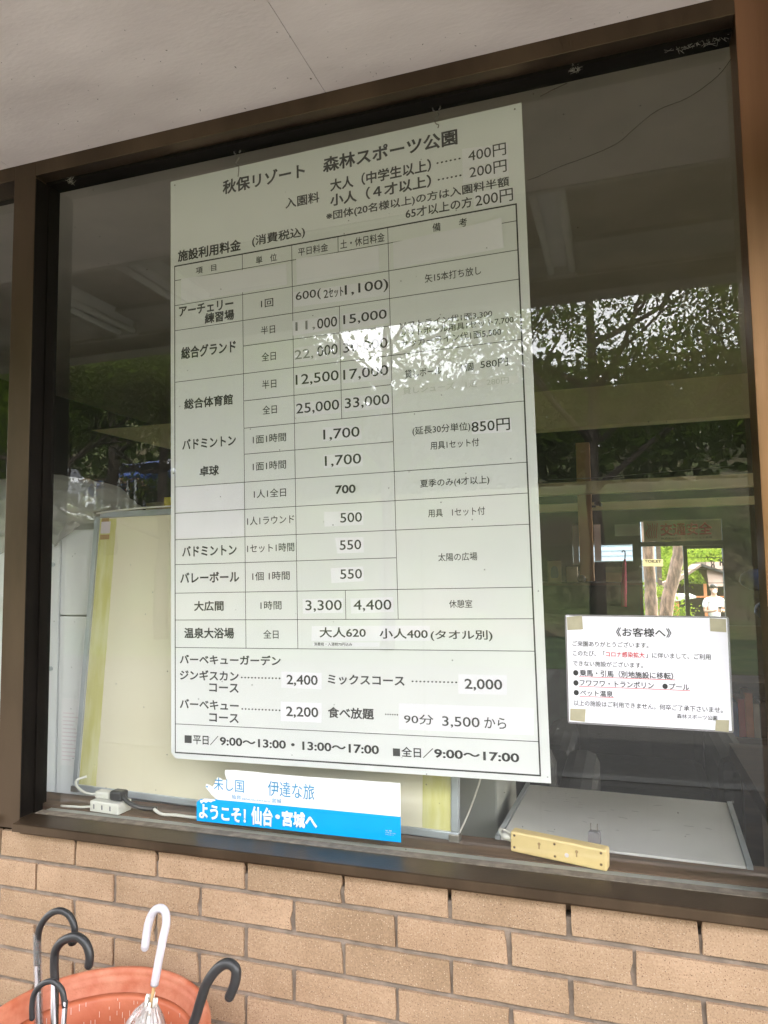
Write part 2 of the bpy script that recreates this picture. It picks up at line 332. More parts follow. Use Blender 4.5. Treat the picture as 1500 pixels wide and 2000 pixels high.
BT = [["秋保リゾート", 153.1, 66.0, 226.2, 38.1, 2], ["森林スポーツ公園", 426.2, 64.5, 328.2, 38.3, 2], ["大人（中学生以上）", 443.6, 115.2, 248.0, 30.9, 2], ["……", 704.1, 101.0, 56.0, 4.2, 2], ["入園料", 325.7, 134.8, 89.8, 26.9, 1], ["小人（４才以上）", 442.9, 152.2, 247.6, 30.8, 2], ["……", 705.8, 140.6, 54.8, 4.2, 2], ["※団体(20名様以上)の方は入園料半額", 432.3, 187.5, 433.1, 25.4, 1], ["65才以上の方", 628.1, 216.4, 154.1, 25.0, 1], ["施設利用料金", 21.9, 218.8, 181.8, 30.6, 2], ["(消費税込)", 234.2, 216.4, 142.3, 29.6, 1], ["項　目", 74.4, 258.3, 59.0, 16.6, 0], ["単　位", 244.2, 260.4, 56.9, 19.3, 0], ["平日料金", 357.7, 258.9, 77.7, 20.1, 0], ["土・休日料金", 466.6, 259.9, 109.7, 22.1, 0], ["備　　考", 690.1, 258.3, 79.1, 20.1, 0], ["アーチェリー", 25.3, 362.2, 155.5, 26.3, 2], ["練習場", 99.6, 390.9, 83.1, 27.3, 2], ["1回", 256.8, 372.3, 33.1, 20.4, 0], ["半日", 255.9, 438.6, 37.8, 20.2, 0], ["矢15本打ち放し", 668.6, 373.1, 127.8, 19.9, 0], ["ソフトライン代1面3,300", 606.4, 472.3, 210.8, 17.1, 0], ["ソフトボール用具1セット7,700", 607.8, 491.9, 254.5, 17.0, 0], ["サッカーライン代1面5,500", 609.1, 515.9, 225.9, 18.5, 0], ["総合グランド", 31.1, 473.1, 155.9, 31.2, 2], ["全日", 256.5, 505.0, 38.4, 21.4, 0], ["半日", 257.0, 572.8, 38.2, 21.2, 0], ["総合体育館", 39.6, 602.1, 137.6, 27.0, 2], ["全日", 257.6, 635.2, 38.1, 21.1, 0], ["貸しボール", 615.4, 586.4, 84.6, 19.7, 0], ["1個", 745.0, 585.3, 26.7, 18.2, 0], ["580円", 787.0, 583.7, 59.9, 18.0, 0], ["バドミントン", 33.4, 703.7, 151.3, 26.7, 2], ["卓球", 82.9, 773.4, 54.5, 25.3, 2], ["1面1時間", 230.6, 704.4, 88.2, 21.0, 0], ["1面1時間", 229.8, 769.6, 87.9, 20.9, 0], ["(延長30分単位)", 629.5, 719.1, 130.6, 21.6, 0], ["用具1セット付", 669.6, 752.7, 108.3, 18.0, 0], ["1人1全日", 231.8, 835.7, 84.9, 20.7, 0], ["700", 441.2, 837.7, 50.2, 20.0, 2], ["夏季のみ(4才以上)", 643.6, 837.5, 153.3, 20.1, 0], ["1人1ラウンド", 213.2, 899.8, 123.6, 20.6, 0], ["用具　1セット付", 659.6, 901.8, 125.5, 17.8, 0], ["バドミントン", 32.7, 968.9, 151.5, 26.1, 2], ["1セット1時間", 212.5, 965.0, 123.2, 20.5, 0], ["太陽の広場", 679.0, 998.6, 86.0, 17.6, 0], ["バレーボール", 26.7, 1033.5, 163.8, 25.9, 2], ["1個 1時間", 225.4, 1031.0, 97.5, 20.4, 0], ["大広間", 65.6, 1101.7, 82.1, 24.5, 2], ["1時間", 246.2, 1099.3, 54.6, 20.2, 0], ["休憩室", 700.1, 1099.2, 50.3, 17.4, 0], ["温泉大浴場", 37.6, 1167.3, 137.6, 26.0, 2], ["全日", 252.6, 1166.5, 39.6, 20.2, 0], ["(タオル別)", 656.7, 1169.4, 134.7, 23.1, 1], ["バーベキューガーデン", 25.1, 1228.5, 271.8, 23.0, 2], ["ジンギスカン", 25.0, 1266.8, 161.7, 24.5, 2], ["コース", 106.8, 1293.6, 79.6, 21.0, 2], ["…………", 192.5, 1259.3, 103.2, 3.8, 2], ["ミックスコース", 413.6, 1267.8, 181.6, 22.7, 2], ["…………", 611.0, 1258.4, 101.1, 3.5, 2], ["バーベキュー", 24.8, 1334.8, 161.2, 23.0, 2], ["コース", 106.4, 1363.5, 79.3, 20.9, 2], ["…………", 193.2, 1331.8, 101.4, 3.7, 2], ["食べ放題", 412.1, 1342.6, 110.6, 25.1, 2], ["……", 548.4, 1331.0, 29.5, 3.5, 2], ["■", 38.3, 1415.6, 19.7, 18.0, 0], ["平日／", 61.8, 1417.7, 69.3, 22.9, 1], ["9:00〜13:00・13:00〜17:00", 134.9, 1416.4, 397.3, 19.4, 2], ["■", 564.2, 1417.6, 16.2, 16.3, 0], ["全日／", 583.4, 1418.5, 71.4, 21.9, 1], ["9:00〜17:00", 656.6, 1416.1, 180.6, 18.5, 2]]
BP = [["blank", [[31.6, 264.2], [327.0, 272.1], [327.5, 324.4], [31.4, 327.7]], []], ["blank", [[352.2, 264.8], [561.8, 268.9], [561.5, 325.6], [353.1, 328.3]], []], ["blank", [[596.0, 266.3], [846.0, 255.6], [847.9, 321.4], [596.1, 328.2]], []], ["p", [[763.9, 77.6], [866.1, 86.9], [865.7, 123.3], [763.5, 123.2]], [["400円", 777.3, 112.4, 84.3, 28.3, 3]]], ["p", [[763.5, 124.3], [865.6, 126.8], [865.4, 159.6], [763.4, 159.0]], [["200円", 778.8, 151.0, 82.5, 28.2, 3]]], ["p", [[786.2, 183.8], [873.2, 188.1], [874.0, 223.1], [786.0, 221.6]], [["200円", 789.6, 219.3, 82.9, 29.1, 3]]], ["p", [[343.4, 345.8], [583.2, 350.3], [583.4, 387.7], [344.1, 382.4]], [["600(", 349.7, 373.2, 65.7, 26.2, 0], ["2ｾｯﾄ", 421.9, 374.0, 49.9, 23.4, 0], ["1,100)", 475.6, 379.4, 106.8, 30.4, 0]]], ["p", [[340.2, 416.4], [456.7, 417.0], [457.3, 449.0], [341.0, 452.2]], [["11,", 347.8, 445.3, 51.1, 24.9, 4], ["000", 404.1, 444.3, 50.7, 24.6, 0]]], ["p", [[467.6, 417.3], [579.5, 417.9], [580.3, 453.4], [468.1, 454.1]], [["15,000", 470.2, 445.5, 106.6, 25.4, 0]]], ["p", [[342.5, 482.4], [457.9, 481.5], [458.4, 518.1], [343.2, 518.6]], [["22,", 344.6, 514.5, 48.3, 25.9, 4], ["000", 402.9, 510.9, 51.8, 25.7, 0]]], ["p", [[466.9, 481.4], [579.5, 482.0], [581.0, 516.7], [467.3, 518.5]], [["30,000", 468.7, 513.9, 108.2, 27.6, 0]]], ["p", [[342.7, 547.7], [457.7, 548.4], [458.2, 581.7], [343.5, 580.5]], [["12,500", 346.2, 576.3, 109.6, 28.1, 0]]], ["p", [[466.0, 547.5], [581.9, 550.7], [581.7, 583.2], [466.5, 581.4]], [["17,000", 467.3, 577.3, 109.6, 27.5, 0]]], ["p", [[345.6, 615.8], [458.7, 616.8], [459.3, 649.3], [346.3, 649.7]], [["25,000", 346.4, 645.4, 109.2, 27.9, 0]]], ["p", [[466.4, 614.0], [580.8, 615.6], [581.1, 649.1], [466.9, 648.9]], [["33,000", 469.6, 644.5, 108.0, 27.3, 0]]], ["p", [[412.5, 680.0], [508.8, 683.7], [509.3, 715.1], [413.2, 712.6]], [["1,700", 414.4, 712.8, 89.9, 27.4, 0]]], ["p", [[413.8, 744.5], [509.8, 745.8], [510.3, 777.1], [414.4, 776.3]], [["1,700", 417.0, 774.8, 89.6, 27.3, 0]]], ["p", [[763.2, 696.7], [848.4, 697.8], [849.4, 727.8], [763.2, 726.0]], [["850円", 762.8, 723.4, 83.0, 26.7, 0]]], ["p", [[411.8, 877.2], [509.0, 879.2], [508.2, 911.1], [413.0, 911.0]], [["500", 452.4, 904.0, 52.9, 22.2, 0]]], ["p", [[437.8, 937.3], [507.5, 938.8], [507.9, 973.5], [443.3, 973.7]], [["550", 449.8, 966.1, 52.1, 22.0, 0]]], ["p", [[426.3, 1007.0], [505.9, 1004.5], [506.3, 1037.7], [427.4, 1040.8]], [["550", 449.6, 1031.9, 52.6, 21.9, 0]]], ["p", [[354.7, 1075.9], [456.1, 1075.4], [455.4, 1107.5], [355.4, 1109.3]], [["3,300", 361.9, 1105.5, 89.9, 26.7, 0]]], ["p", [[473.4, 1076.2], [574.1, 1074.0], [574.3, 1106.6], [473.9, 1110.0]], [["4,400", 480.1, 1105.5, 89.6, 26.1, 0]]], ["shoe", [[600.6, 600.6], [867.8, 606.9], [867.2, 623.0], [599.9, 624.6]], [["貸しシューズ　1足　280円", 610.3, 622.6, 236.7, 16.0, 5]]], ["blank", [[16.2, 795.4], [205.3, 797.7], [204.7, 859.5], [16.1, 857.4]], []], ["blank", [[16.0, 861.8], [204.7, 862.5], [204.0, 924.5], [15.9, 922.8]], []], ["p", [[377.1, 1137.5], [655.9, 1136.5], [656.1, 1169.2], [375.1, 1170.9]], [["大人620", 395.6, 1163.4, 112.4, 23.2, 1], ["小人400", 540.1, 1165.2, 110.6, 22.5, 1]]], ["p", [[379.1, 1174.6], [539.9, 1173.5], [539.6, 1183.1], [379.0, 1183.2]], [["消費税・入湯税70円込み", 381.7, 1182.2, 93.3, 7.9, 0]]], ["p", [[298.1, 1241.3], [399.4, 1243.0], [398.7, 1279.6], [297.5, 1278.6]], [["2,400", 311.5, 1274.1, 77.9, 25.8, 1]]], ["p", [[295.7, 1309.6], [398.1, 1310.0], [397.2, 1353.6], [295.0, 1354.0]], [["2,200", 309.0, 1345.8, 80.4, 25.7, 1]]], ["p", [[715.1, 1239.1], [818.4, 1239.3], [816.8, 1279.6], [713.7, 1280.3]], [["2,000", 728.1, 1273.1, 79.9, 24.9, 1]]], ["p", [[580.5, 1304.1], [871.3, 1304.5], [869.0, 1359.6], [578.9, 1360.1]], [["90分", 591.6, 1347.5, 66.0, 20.8, 0], ["3,500", 676.7, 1351.9, 80.7, 23.8, 0], ["から", 767.3, 1349.3, 45.7, 22.4, 0]]]]
BL = [["h", 12.0, 882.1, 228.4], ["h", 14.2, 881.7, 266.2], ["h", 14.0, 881.8, 331.6], ["h", 13.9, 880.2, 396.9], ["h", 206.8, 583.9, 460.9], ["h", 15.2, 879.1, 529.9], ["h", 206.8, 583.7, 597.0], ["h", 208.2, 876.3, 664.2], ["h", 207.5, 584.9, 727.7], ["h", 14.7, 876.2, 795.5], ["h", 14.6, 875.1, 861.0], ["h", 14.4, 874.5, 926.7], ["h", 14.3, 583.0, 988.1], ["h", 14.2, 875.9, 1057.9], ["h", 12.9, 876.1, 1123.2], ["h", 12.7, 873.4, 1189.7], ["h", 12.4, 873.4, 1372.4], ["h", 10.8, 876.0, 1440.0]]
BV = {"x0": 12.6, "x1": 206.7, "x2": 340.9, "x3": 460.8, "x4": 584.3, "x5": 878.3}
NOTICE = {"tl": [-0.1128, -0.003, 1.2512], "ang": -0.336, "w": 299, "h": 213}
NT = [["《お客様へ》", 96.3, 40.6, 101.7, 17.8, 1], ["ご来園ありがとうございます。", 12.6, 61.6, 142.9, 10.7, 0], ["このたび、「", 12.8, 80.5, 61.4, 11.1, 0], ["コロナ感染拡大", 75.8, 80.7, 72.2, 10.6, 6], ["」に伴いまして、ご利用", 150.2, 80.6, 115.3, 10.7, 0], ["できない施設がございます。", 12.2, 100.4, 132.0, 10.6, 0], ["●", 12.4, 119.5, 9.9, 10.8, 0], ["乗馬・引馬（別地施設に移転）", 24.9, 120.2, 173.2, 13.2, 1], ["●", 12.2, 139.3, 9.9, 10.7, 0], ["フワフワ・トランポリン", 24.3, 138.9, 138.5, 12.5, 1], ["●", 178.2, 138.6, 9.5, 10.3, 0], ["プール", 190.4, 138.9, 35.7, 11.6, 1], ["●", 12.3, 158.4, 9.9, 10.7, 0], ["ペット温泉", 24.8, 158.5, 62.1, 12.0, 1], ["以上の施設はご利用できません。何卒ご了承下さいませ。", 11.7, 178.5, 270.5, 11.0, 0], ["森林スポーツ公園", 202.1, 192.7, 70.2, 8.9, 0]]
NQ = [["tape", [[2.6, 3.7], [32.5, 0.9], [33.7, 27.6], [3.5, 29.9]]], ["tape", [[266.5, 2.3], [294.5, 3.8], [294.4, 28.4], [266.7, 26.7]]], ["tape", [[5.0, 184.9], [34.5, 184.3], [32.2, 209.3], [3.7, 207.7]]], ["tape", [[269.9, 191.6], [292.4, 190.9], [290.9, 212.9], [267.7, 211.2]]], ["line", [[23.2, 120.8], [201.7, 120.2], [201.7, 121.2], [23.2, 121.8]]], ["line", [[22.7, 139.9], [226.9, 139.0], [226.9, 140.0], [22.7, 140.9]]], ["line", [[23.1, 159.6], [88.1, 158.8], [88.1, 159.8], [23.1, 160.6]]]]
STICK = {"tl": [-0.9675, -0.003, 0.9005], "ang": -0.311}
ST = [["未し国", 47.4, 57.6, 78.6, 28.4, 7], ["伊達な旅", 186.9, 58.5, 115.1, 34.2, 7], ["仙台", 94.3, 73.3, 23.9, 9.9, 8], ["SENDAI-MIYAGI", 120.8, 73.0, 72.1, 3.8, 8], ["宮城", 197.2, 72.7, 23.8, 9.7, 8], ["ようこそ！", 8.1, 125.9, 123.6, 33.6, 9], ["仙台", 144.8, 126.4, 55.1, 42.0, 9], ["・", 205.9, 107.9, 11.9, 10.4, 9], ["宮城へ", 222.0, 122.8, 86.4, 36.1, 9], ["仙台・宮城", 466.9, 106.9, 13.4, 2.5, 10], ["デスティネーション", 466.8, 111.3, 23.7, 2.5, 10], ["キャンペーン", 466.8, 115.3, 18.3, 2.5, 10]]
SQ = [["white", [[55.8, 79.2], [46.7, 73.1], [39.8, 68.7], [35.2, 63.3], [24.6, 53.4], [26.3, 46.6], [34.6, 47.9], [42.8, 51.8], [50.0, 42.7], [56.1, 28.7], [64.3, 29.9], [71.1, 34.0], [82.3, 33.1], [78.6, 26.8], [75.4, 19.4], [76.7, 10.4], [104.4, 9.0], [259.7, 9.5], [500.3, 4.8], [500.7, 74.4], [319.5, 76.1]]], ["blue", [[1.2, 90.4], [10.3, 83.0], [24.0, 79.8], [55.8, 79.2], [319.5, 76.1], [500.7, 74.4], [500.9, 127.4], [1.8, 132.2]]]]
U1 = [[-1.1555, -0.27, 0.435], [-1.1578, -0.27, 0.4543], [-1.1619, -0.27, 0.5032], [-1.1656, -0.27, 0.5525], [-1.1673, -0.27, 0.5958], [-1.1612, -0.27, 0.6268], [-1.1406, -0.27, 0.6524], [-1.115, -0.27, 0.6645], [-1.0913, -0.27, 0.6603], [-1.0773, -0.27, 0.6433], [-1.0748, -0.27, 0.6272], [-1.0795, -0.27, 0.611]]
U2 = [[-1.0857, -0.3, 0.4647], [-1.0892, -0.3, 0.5023], [-1.0937, -0.3, 0.5464], [-1.0963, -0.3, 0.5782], [-1.0937, -0.3, 0.6045], [-1.0759, -0.3, 0.6258], [-1.0451, -0.3, 0.6379], [-1.0224, -0.3, 0.6293], [-1.0118, -0.3, 0.6086], [-1.0134, -0.3, 0.5893]]
U3 = [[-0.9764, -0.4, 0.5418], [-0.9791, -0.4, 0.5733], [-0.9854, -0.4, 0.5985], [-0.9995, -0.4, 0.6103], [-1.0148, -0.4, 0.6114], [-1.0339, -0.4, 0.6019], [-1.049, -0.4, 0.5837], [-1.0531, -0.4, 0.5637], [-1.0524, -0.4, 0.5416]]
U4 = [[-0.8772, -0.28, 0.5642], [-0.8682, -0.28, 0.6092], [-0.8592, -0.28, 0.651], [-0.8523, -0.28, 0.6801], [-0.8548, -0.28, 0.7001], [-0.8656, -0.28, 0.706], [-0.8809, -0.28, 0.6977], [-0.893, -0.28, 0.6714], [-0.8994, -0.28, 0.6296]]
U4c = [[-0.879, -0.28, 0.5577], [-0.8863, -0.28, 0.5255], [-0.8972, -0.28, 0.4803]]
U5 = [[-0.7834, -0.3, 0.5092], [-0.772, -0.3, 0.538], [-0.7615, -0.3, 0.5695], [-0.7491, -0.3, 0.5998], [-0.7279, -0.3, 0.627], [-0.7067, -0.3, 0.6391], [-0.6903, -0.3, 0.6313], [-0.6923, -0.3, 0.6074], [-0.703, -0.3, 0.5828]]
crack = [[0.2427, -0.0015, 2.3473], [0.2153, -0.0015, 2.3164], [0.1622, -0.0015, 2.2858], [0.1038, -0.0015, 2.2718], [0.0584, -0.0015, 2.2434], [0.0225, -0.0015, 2.2179], [-0.0341, -0.0015, 2.2017], [-0.0917, -0.0015, 2.1908], [-0.1399, -0.0015, 2.1775], [-0.1616, -0.0015, 2.1737]]
scr = [[-0.1292, -0.0015, 2.355], [-0.1021, -0.0015, 2.3637], [-0.0721, -0.0015, 2.3716]]
scr2 = [[-0.1042, -0.0015, 2.3631], [-0.0726, -0.0015, 2.3557]]
hookL = [[-0.8753, 0.018, 2.4089], [-0.8765, 0.018, 2.329]]
hookR = [[-0.3625, 0.018, 2.4067], [-0.3637, 0.018, 2.3459]]
# ================================================================== THE SETTING
def smooth(a, b, t): t = max(0, min(1, (t-a)/(b-a))); return t*t*(3-2*t)
def ground_z(x, y):
    z = -.88*smooth(6, 11, y) + .6*smooth(30, 120, y)
    z += 3.5*smooth(13, 17.2, -y)
    H = 7.5 + 2*smooth(2, 8, -x) + 10*smooth(19, 34, -x)
    z += H*smooth(25, 62, -y)
    return z
bm = bmesh.new(); nx, ny = 90, 140
def gx(i): t = i/nx*2-1; return 260*(.18*t + .82*t**3)
def gy(j): t = j/ny*2-1; return 300*(.16*t + .84*t**3)
vs = [[bm.verts.new((gx(i), gy(j), ground_z(gx(i), gy(j)) - .03)) for i in range(nx+1)] for j in range(ny+1)]
for j in range(ny):
    for i in range(nx): bm.faces.new((vs[j][i], vs[j][i+1], vs[j+1][i+1], vs[j+1][i]))
setting(obj('ground', bm, M_EARTH, smooth=True))
setting(obj('pavement', box(-9, 5, -2.1, .02, -.1, 0), M_CONC, bevel=.01))
setting(obj('car_park', box(-24, 12, -8.4, -2.1, -.12, -.016), M_ASPHALT))
setting(obj('lawn', box(-26, 14, -13.2, -8.4, -.12, -.010), M_GRASS))
bm = bmesh.new()
for k in range(9): x = -14 + k*2.6; box(x, x+.12, -8.2, -3.4, -.016, -.010, bm)
box(-14, 7, -3.5, -3.38, -.016, -.0095, bm)
setting(obj('parking_lines', bm, M_LINE))

# ------------------------------------------------------------------ canopy over the window
canopy = thing('canopy', 'off-white boarded canopy soffit over the window with fine panel seams and specks of dirt', 'canopy', (0, 0, 2.43))
for k in range(-4, 5):
    x0 = -.60 + .9096*(k-1); obj('soffit_panel', box(x0+.0006, x0+.9090, -.53, -.0665, 0, .012), M_SOFFIT, canopy)
for k in range(-2, 3):
    for y in (-.12, -.46): obj('nail_head', tube([(-.60+.9096*k-.012, y, -.0006), (-.60+.9096*k-.012, y, .001)], .0022, 8), M_DUST, canopy)
obj('soffit_backing', box(-4.2, 4, -.528, -.0665, .013, .10), M_SOFFIT, canopy)
obj('soffit_edge', box(-4.2, 4, -.548, -.5303, -.004, .19), M_CREAMTRIM, canopy)
obj('upper_ceiling', box(-9, 5, -1.29, -.5485, .19, .22), M_CBROWN, canopy)
obj('purlin', box(-9, 5, -1.60, -1.2905, .17, .22), M_CGREY, canopy)
obj('fascia_beam', box(-9, 5, -1.72, -1.6005, .085, .24), M_CGREY, canopy)
obj('fascia_trim', box(-9, 5, -1.6004, -1.585, .155, .169), M_CREAMTRIM, canopy)
obj('canopy_roof', box(-9.1, 5.1, -1.95, .1, .36, .44), M_CBROWN, canopy)
bm = bmesh.new()      # flecks of dead insects and dirt on the soffit
for (x, y) in [(-.62, -.27), (-.60, -.25), (-.70, -.12), (-.86, -.30), (-.93, -.16), (-1.1, -.22), (-.75, -.21), (-.66, -.14), (-.90, -.11), (-.47, -.09), (-.55, -.17), (-.35, -.14), (-1.20, -.17), (-.80, -.08), (-.25, -.10)]:
    a = rng.uniform(0, 3.1); l = rng.uniform(.0015, .005); tube([(x, y, -.0006), (x+l*cos(a), y+l*sin(a), -.0012)], .0006, 5, bm)
for k in range(90):
    x, y = rng.uniform(-1.35, .3), rng.uniform(-.42, -.075); a = rng.uniform(0, 3.1); l = rng.uniform(.0008, .0025); tube([(x, y, -.0006), (x+l*cos(a), y+l*sin(a), -.0009)], .0004, 4, bm)
fl = obj('dirt_flecks', bm, M_DARKWOOD, canopy); fl['kind'] = 'stuff'

# unlit fluorescent fittings under the upper ceiling, seen mirrored in the glass
def fitting():
    t = thing('ceiling_light', 'x', 'ceiling light', (0, 0, 2.62))
    obj('housing', prism_y([(-.055, 0), (-.035, -.045), (.035, -.045), (.055, 0)], -.40, .40), M_WHITE, t)
    for s in (-1, 1):
        obj('tube', tube([(s*.042, -.38, -.065), (s*.042, .38, -.065)], .014, 12), M_TUBE, t, smooth=True)
    for s in (-1, 1): obj('tube_holder', box(-.06, .06, s*.39-.012, s*.39+.012, -.082, -.002), M_PLASTICW, t)
    return t
f0 = fitting(); spots = [(-.19, 'pair of unlit fluorescent tubes mirrored in the glass right of the price board'), (-1.80, 'pair of unlit fluorescent tubes mirrored in the glass left of the price board'),
                         (-2.32, 'pair of unlit fluorescent tubes mirrored nearest the left mullion, half hidden')]
for i, (x, lab) in enumerate(spots):
    f = f0 if i == 0 else copy_tree(f0)
    f.location = (x, -1.06, 2.619); f['label'] = lab; f['group'] = 'unlit ceiling lights under the canopy'

# ------------------------------------------------------------------ brick wall
wall = thing('brick_wall', 'tan speckled brick tile wall below the window, with deep dark mortar joints', 'wall', (0, 0, 0))
obj('wall_core', box(-4.2, 4, -.0575, .12, 0, .69), M_MORTAR, wall)
BW, BH, PX, PZ = .2195, .0582, .2275, .0703
def brick_mesh(seed, w=BW):
    r = random.Random(seed); bm = bmesh.new(); nx_, nz_ = 8, 3
    def P(i, k, lvl):
        x = w*i/nx_; z = BH*k/nz_; y = -.0645
        ex, ez = (i in (0, nx_)), (k in (0, nz_))
        if i == 0: x += r.uniform(0, .0022)
        if i == nx_: x -= r.uniform(0, .0026) + (.004 if r.random() < .08 else 0)
        if k == 0: z += r.uniform(0, .0011)
        if k == nz_: z -= r.uniform(0, .0011)
        y += r.uniform(-.0004, .0004) + (.0008 if (ex or ez) else 0)
        return (x, y, z)
    F = [[bm.verts.new(P(i, k, 0)) for k in range(nz_+1)] for i in range(nx_+1)]
    for i in range(nx_):
        for k in range(nz_): bm.faces.new((F[i][k], F[i+1][k], F[i+1][k+1], F[i][k+1]))
    rim = [F[i][0] for i in range(nx_+1)] + [F[nx_][k] for k in range(1, nz_+1)] + [F[i][nz_] for i in range(nx_-1, -1, -1)] + [F[0][k] for k in range(nz_-1, 0, -1)]
    def off(v, y, o):
        cx, cz = w/2, BH/2; sx = 1 if v.co.x > cx else -1; sz = 1 if v.co.z > cz else -1
        return (v.co.x + (o*sx if (v.co.x < .004 or v.co.x > w-.008) else 0), y, v.co.z + (o*sz if (v.co.z < .003 or v.co.z > BH-.003) else 0))
    r2 = [bm.verts.new(off(v, -.0628, .0010)) for v in rim]; r3 = [bm.verts.new(off(v, -.0515, .0014)) for v in rim]
    for A, B_ in ((rim, r2), (r2, r3)):
        for k in range(len(rim)): bm.faces.new((A[k], A[(k+1) % len(rim)], B_[(k+1) % len(rim)], B_[k]))
    bmesh.ops.recalc_face_normals(bm, faces=bm.faces)
    me = bpy.data.meshes.new('brick'); bm.to_mesh(me); bm.free(); me.materials.append(MATS['brick']); return me
BM = [brick_mesh(k) for k in range(9)]
for row in range(10):
    z = .6590 - row*PZ
    if z < 0: continue
    off = -1.4815 if row % 2 == 0 else -1.4815 + PX/2
    for c in range(-8, 12):
        x = off + c*PX
        o = bpy.data.objects.new('brick', BM[rng.randrange(9)]); link(o, wall)
        o.location = (x + rng.uniform(-.001, .001), rng.uniform(-.0012, .0008), z + rng.uniform(-.0006, .0006)); o.rotation_euler = (0, R(rng.uniform(-.15, .15)), 0)

# ------------------------------------------------------------------ window: frame, glass, sill
win = thing('window', 'large fixed shop window in a dark brown metal frame above the brick', 'window', (0, 0, .73))
Z0 = .73
def W(name, bm, mat, **k):
    o = obj(name, bm, mat, win, **k); o.data.transform(Matrix.Translation((0, 0, -Z0))); return o
W('mullion', box(-1.495, -1.4243, -.067, .0065, .7265, 2.455), M_BRONZE, bevel=.0012)
W('mullion_back', box(-1.492, -1.462, .007, .06, .75, 2.415), M_BEAD)
W('post', box(.2425, .62, -.067, .0065, .7535, 2.455), M_POST, bevel=.0012)
W('post_back', box(.275, .62, .007, .10, .7535, 2.415), M_BEAD)
W('head_back', box(-3.2, .62, .007, .06, 2.4155, 2.455), M_BEAD)
W('head_rail', box(-1.4243, .2425, -.067, .0065, 2.392, 2.455), M_BRONZE, bevel=.001)
W('head_rail', box(-3.2, -1.495, -.067, .0065, 2.392, 2.455), M_BRONZE, bevel=.001)
W('glazing_bead', box(-1.4243, .2425, -.030, -.0005, 2.3838, 2.3915), M_BEAD)
W('glazing_bead', box(-1.4238, -1.4165, -.026, -.0005, .7535, 2.3835), M_BEAD)
W('glazing_bead', box(-1.4240, -1.4215, -.0664, -.0265, .7535, 2.3835), M_BEAD)  # dark sheet added over the mullion side, recess shade put into its colour
sp = [(-.090, .7285), (-.090, .7455), (-.0865, .7475), (-.030, .7520), (0, .7520), (0, .70), (-.052, .70), (-.075, .7285)]
W('sill', prism_x(sp, -1.4242, .62), M_BRONZE, bevel=.001)
W('sill', prism_x(sp, -3.2, -1.4952), M_BRONZE, bevel=.001)
W('dust_line', box(-1.416, .2424, -.026, -.0006, .7521, .7533), M_DUST)
for (x0, x1, nm) in ((-1.4243, .2425, 'a'), (-3.2, -1.495, 'b')):
    bm = box(x0, x1, 0, .006, .752, 2.392)
    o = W('glass_pane', bm, [MATS['window_glass'], MATS['glass_core']])
    for p in o.data.polygons: p.material_index = 0 if p.normal.y < -.5 else 1
W('inner_rail', box(-1.42, .2424, .007, .032, .735, .7475), M_GREYBOX)
W('inner_rail', box(-3.2, -1.4952, .007, .032, .735, .7475), M_GREYBOX)
W('inner_jamb', box(-1.56, -1.5, .062, .10, .75, 2.4), M_BLACKP)
# outer wall beside and above
setting(obj('wall_right', box(.6205, 4, -.05, .12, .7, 2.95), M_CBROWN))
setting(obj('wall_left', box(-4.2, -3.2, -.05, .12, .7, 2.95), M_CBROWN))
setting(obj('wall_above_window', box(-3.2, .62, -.05, .12, 2.456, 2.95), M_CBROWN))

# ------------------------------------------------------------------ room behind the glass
XL, XR, YB, ZC = -4.2, 4.0, 5.0, 2.75
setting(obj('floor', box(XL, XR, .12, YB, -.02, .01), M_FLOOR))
setting(obj('ceiling', box(XL, XR, .12, YB+.3, ZC, ZC+.1), M_CEIL))
setting(obj('roof', box(XL-.3, XR+.3, .0, YB+.6, 2.97, 3.12), M_CBROWN))
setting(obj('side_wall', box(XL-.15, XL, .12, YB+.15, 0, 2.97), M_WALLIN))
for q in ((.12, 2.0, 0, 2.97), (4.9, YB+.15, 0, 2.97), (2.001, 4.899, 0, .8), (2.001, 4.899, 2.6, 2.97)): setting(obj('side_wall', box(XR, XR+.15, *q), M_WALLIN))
sw = thing('side_window', 'unseen window added in the right hand side wall to light the room', 'window', (XR+.07, 3.45, .8))  # added out of view: lets daylight in to brighten the room and beams
obj('glass_pane', box(-.002, .002, -1.40, 1.40, .05, 1.75), MATS['back_glass'], sw)
for y in (-1.449, -.02, 1.409): obj('frame_upright', box(-.03, .03, y, y+.04, 0, 1.799), M_DARKMETAL, sw)
for z in (.0, 1.75): obj('frame_rail', box(-.028, .028, -1.408, 1.408, z, z+.049), M_DARKMETAL, sw)
# back wall pieces round its openings
bw = thing('back_wall', 'dark panelled wall at the far side of the room with window openings to the yard', 'wall', (0, YB, 0))
def BWp(x0, x1, z0, z1, name='wall_panel', mat=M_WALLIN, y0=0, y1=.15): return obj(name, box(x0, x1, y0, y1, z0, z1), mat, bw)
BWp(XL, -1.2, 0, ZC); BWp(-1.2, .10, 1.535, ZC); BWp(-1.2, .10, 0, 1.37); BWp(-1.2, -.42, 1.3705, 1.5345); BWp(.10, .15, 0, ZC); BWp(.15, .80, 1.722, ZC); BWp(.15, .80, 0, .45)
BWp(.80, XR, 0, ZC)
bwin = thing('back_window', 'dark framed window at the back of the room looking out to tree trunks and a pavilion', 'window', (.475, YB-.002, .45))
def BK(x0, x1, z0, z1, name, mat=M_DARKMETAL, y0=.0, y1=.05): return obj(name, box(x0-.475, x1-.475, y0, y1, z0-.45, z1-.45), mat, bwin)
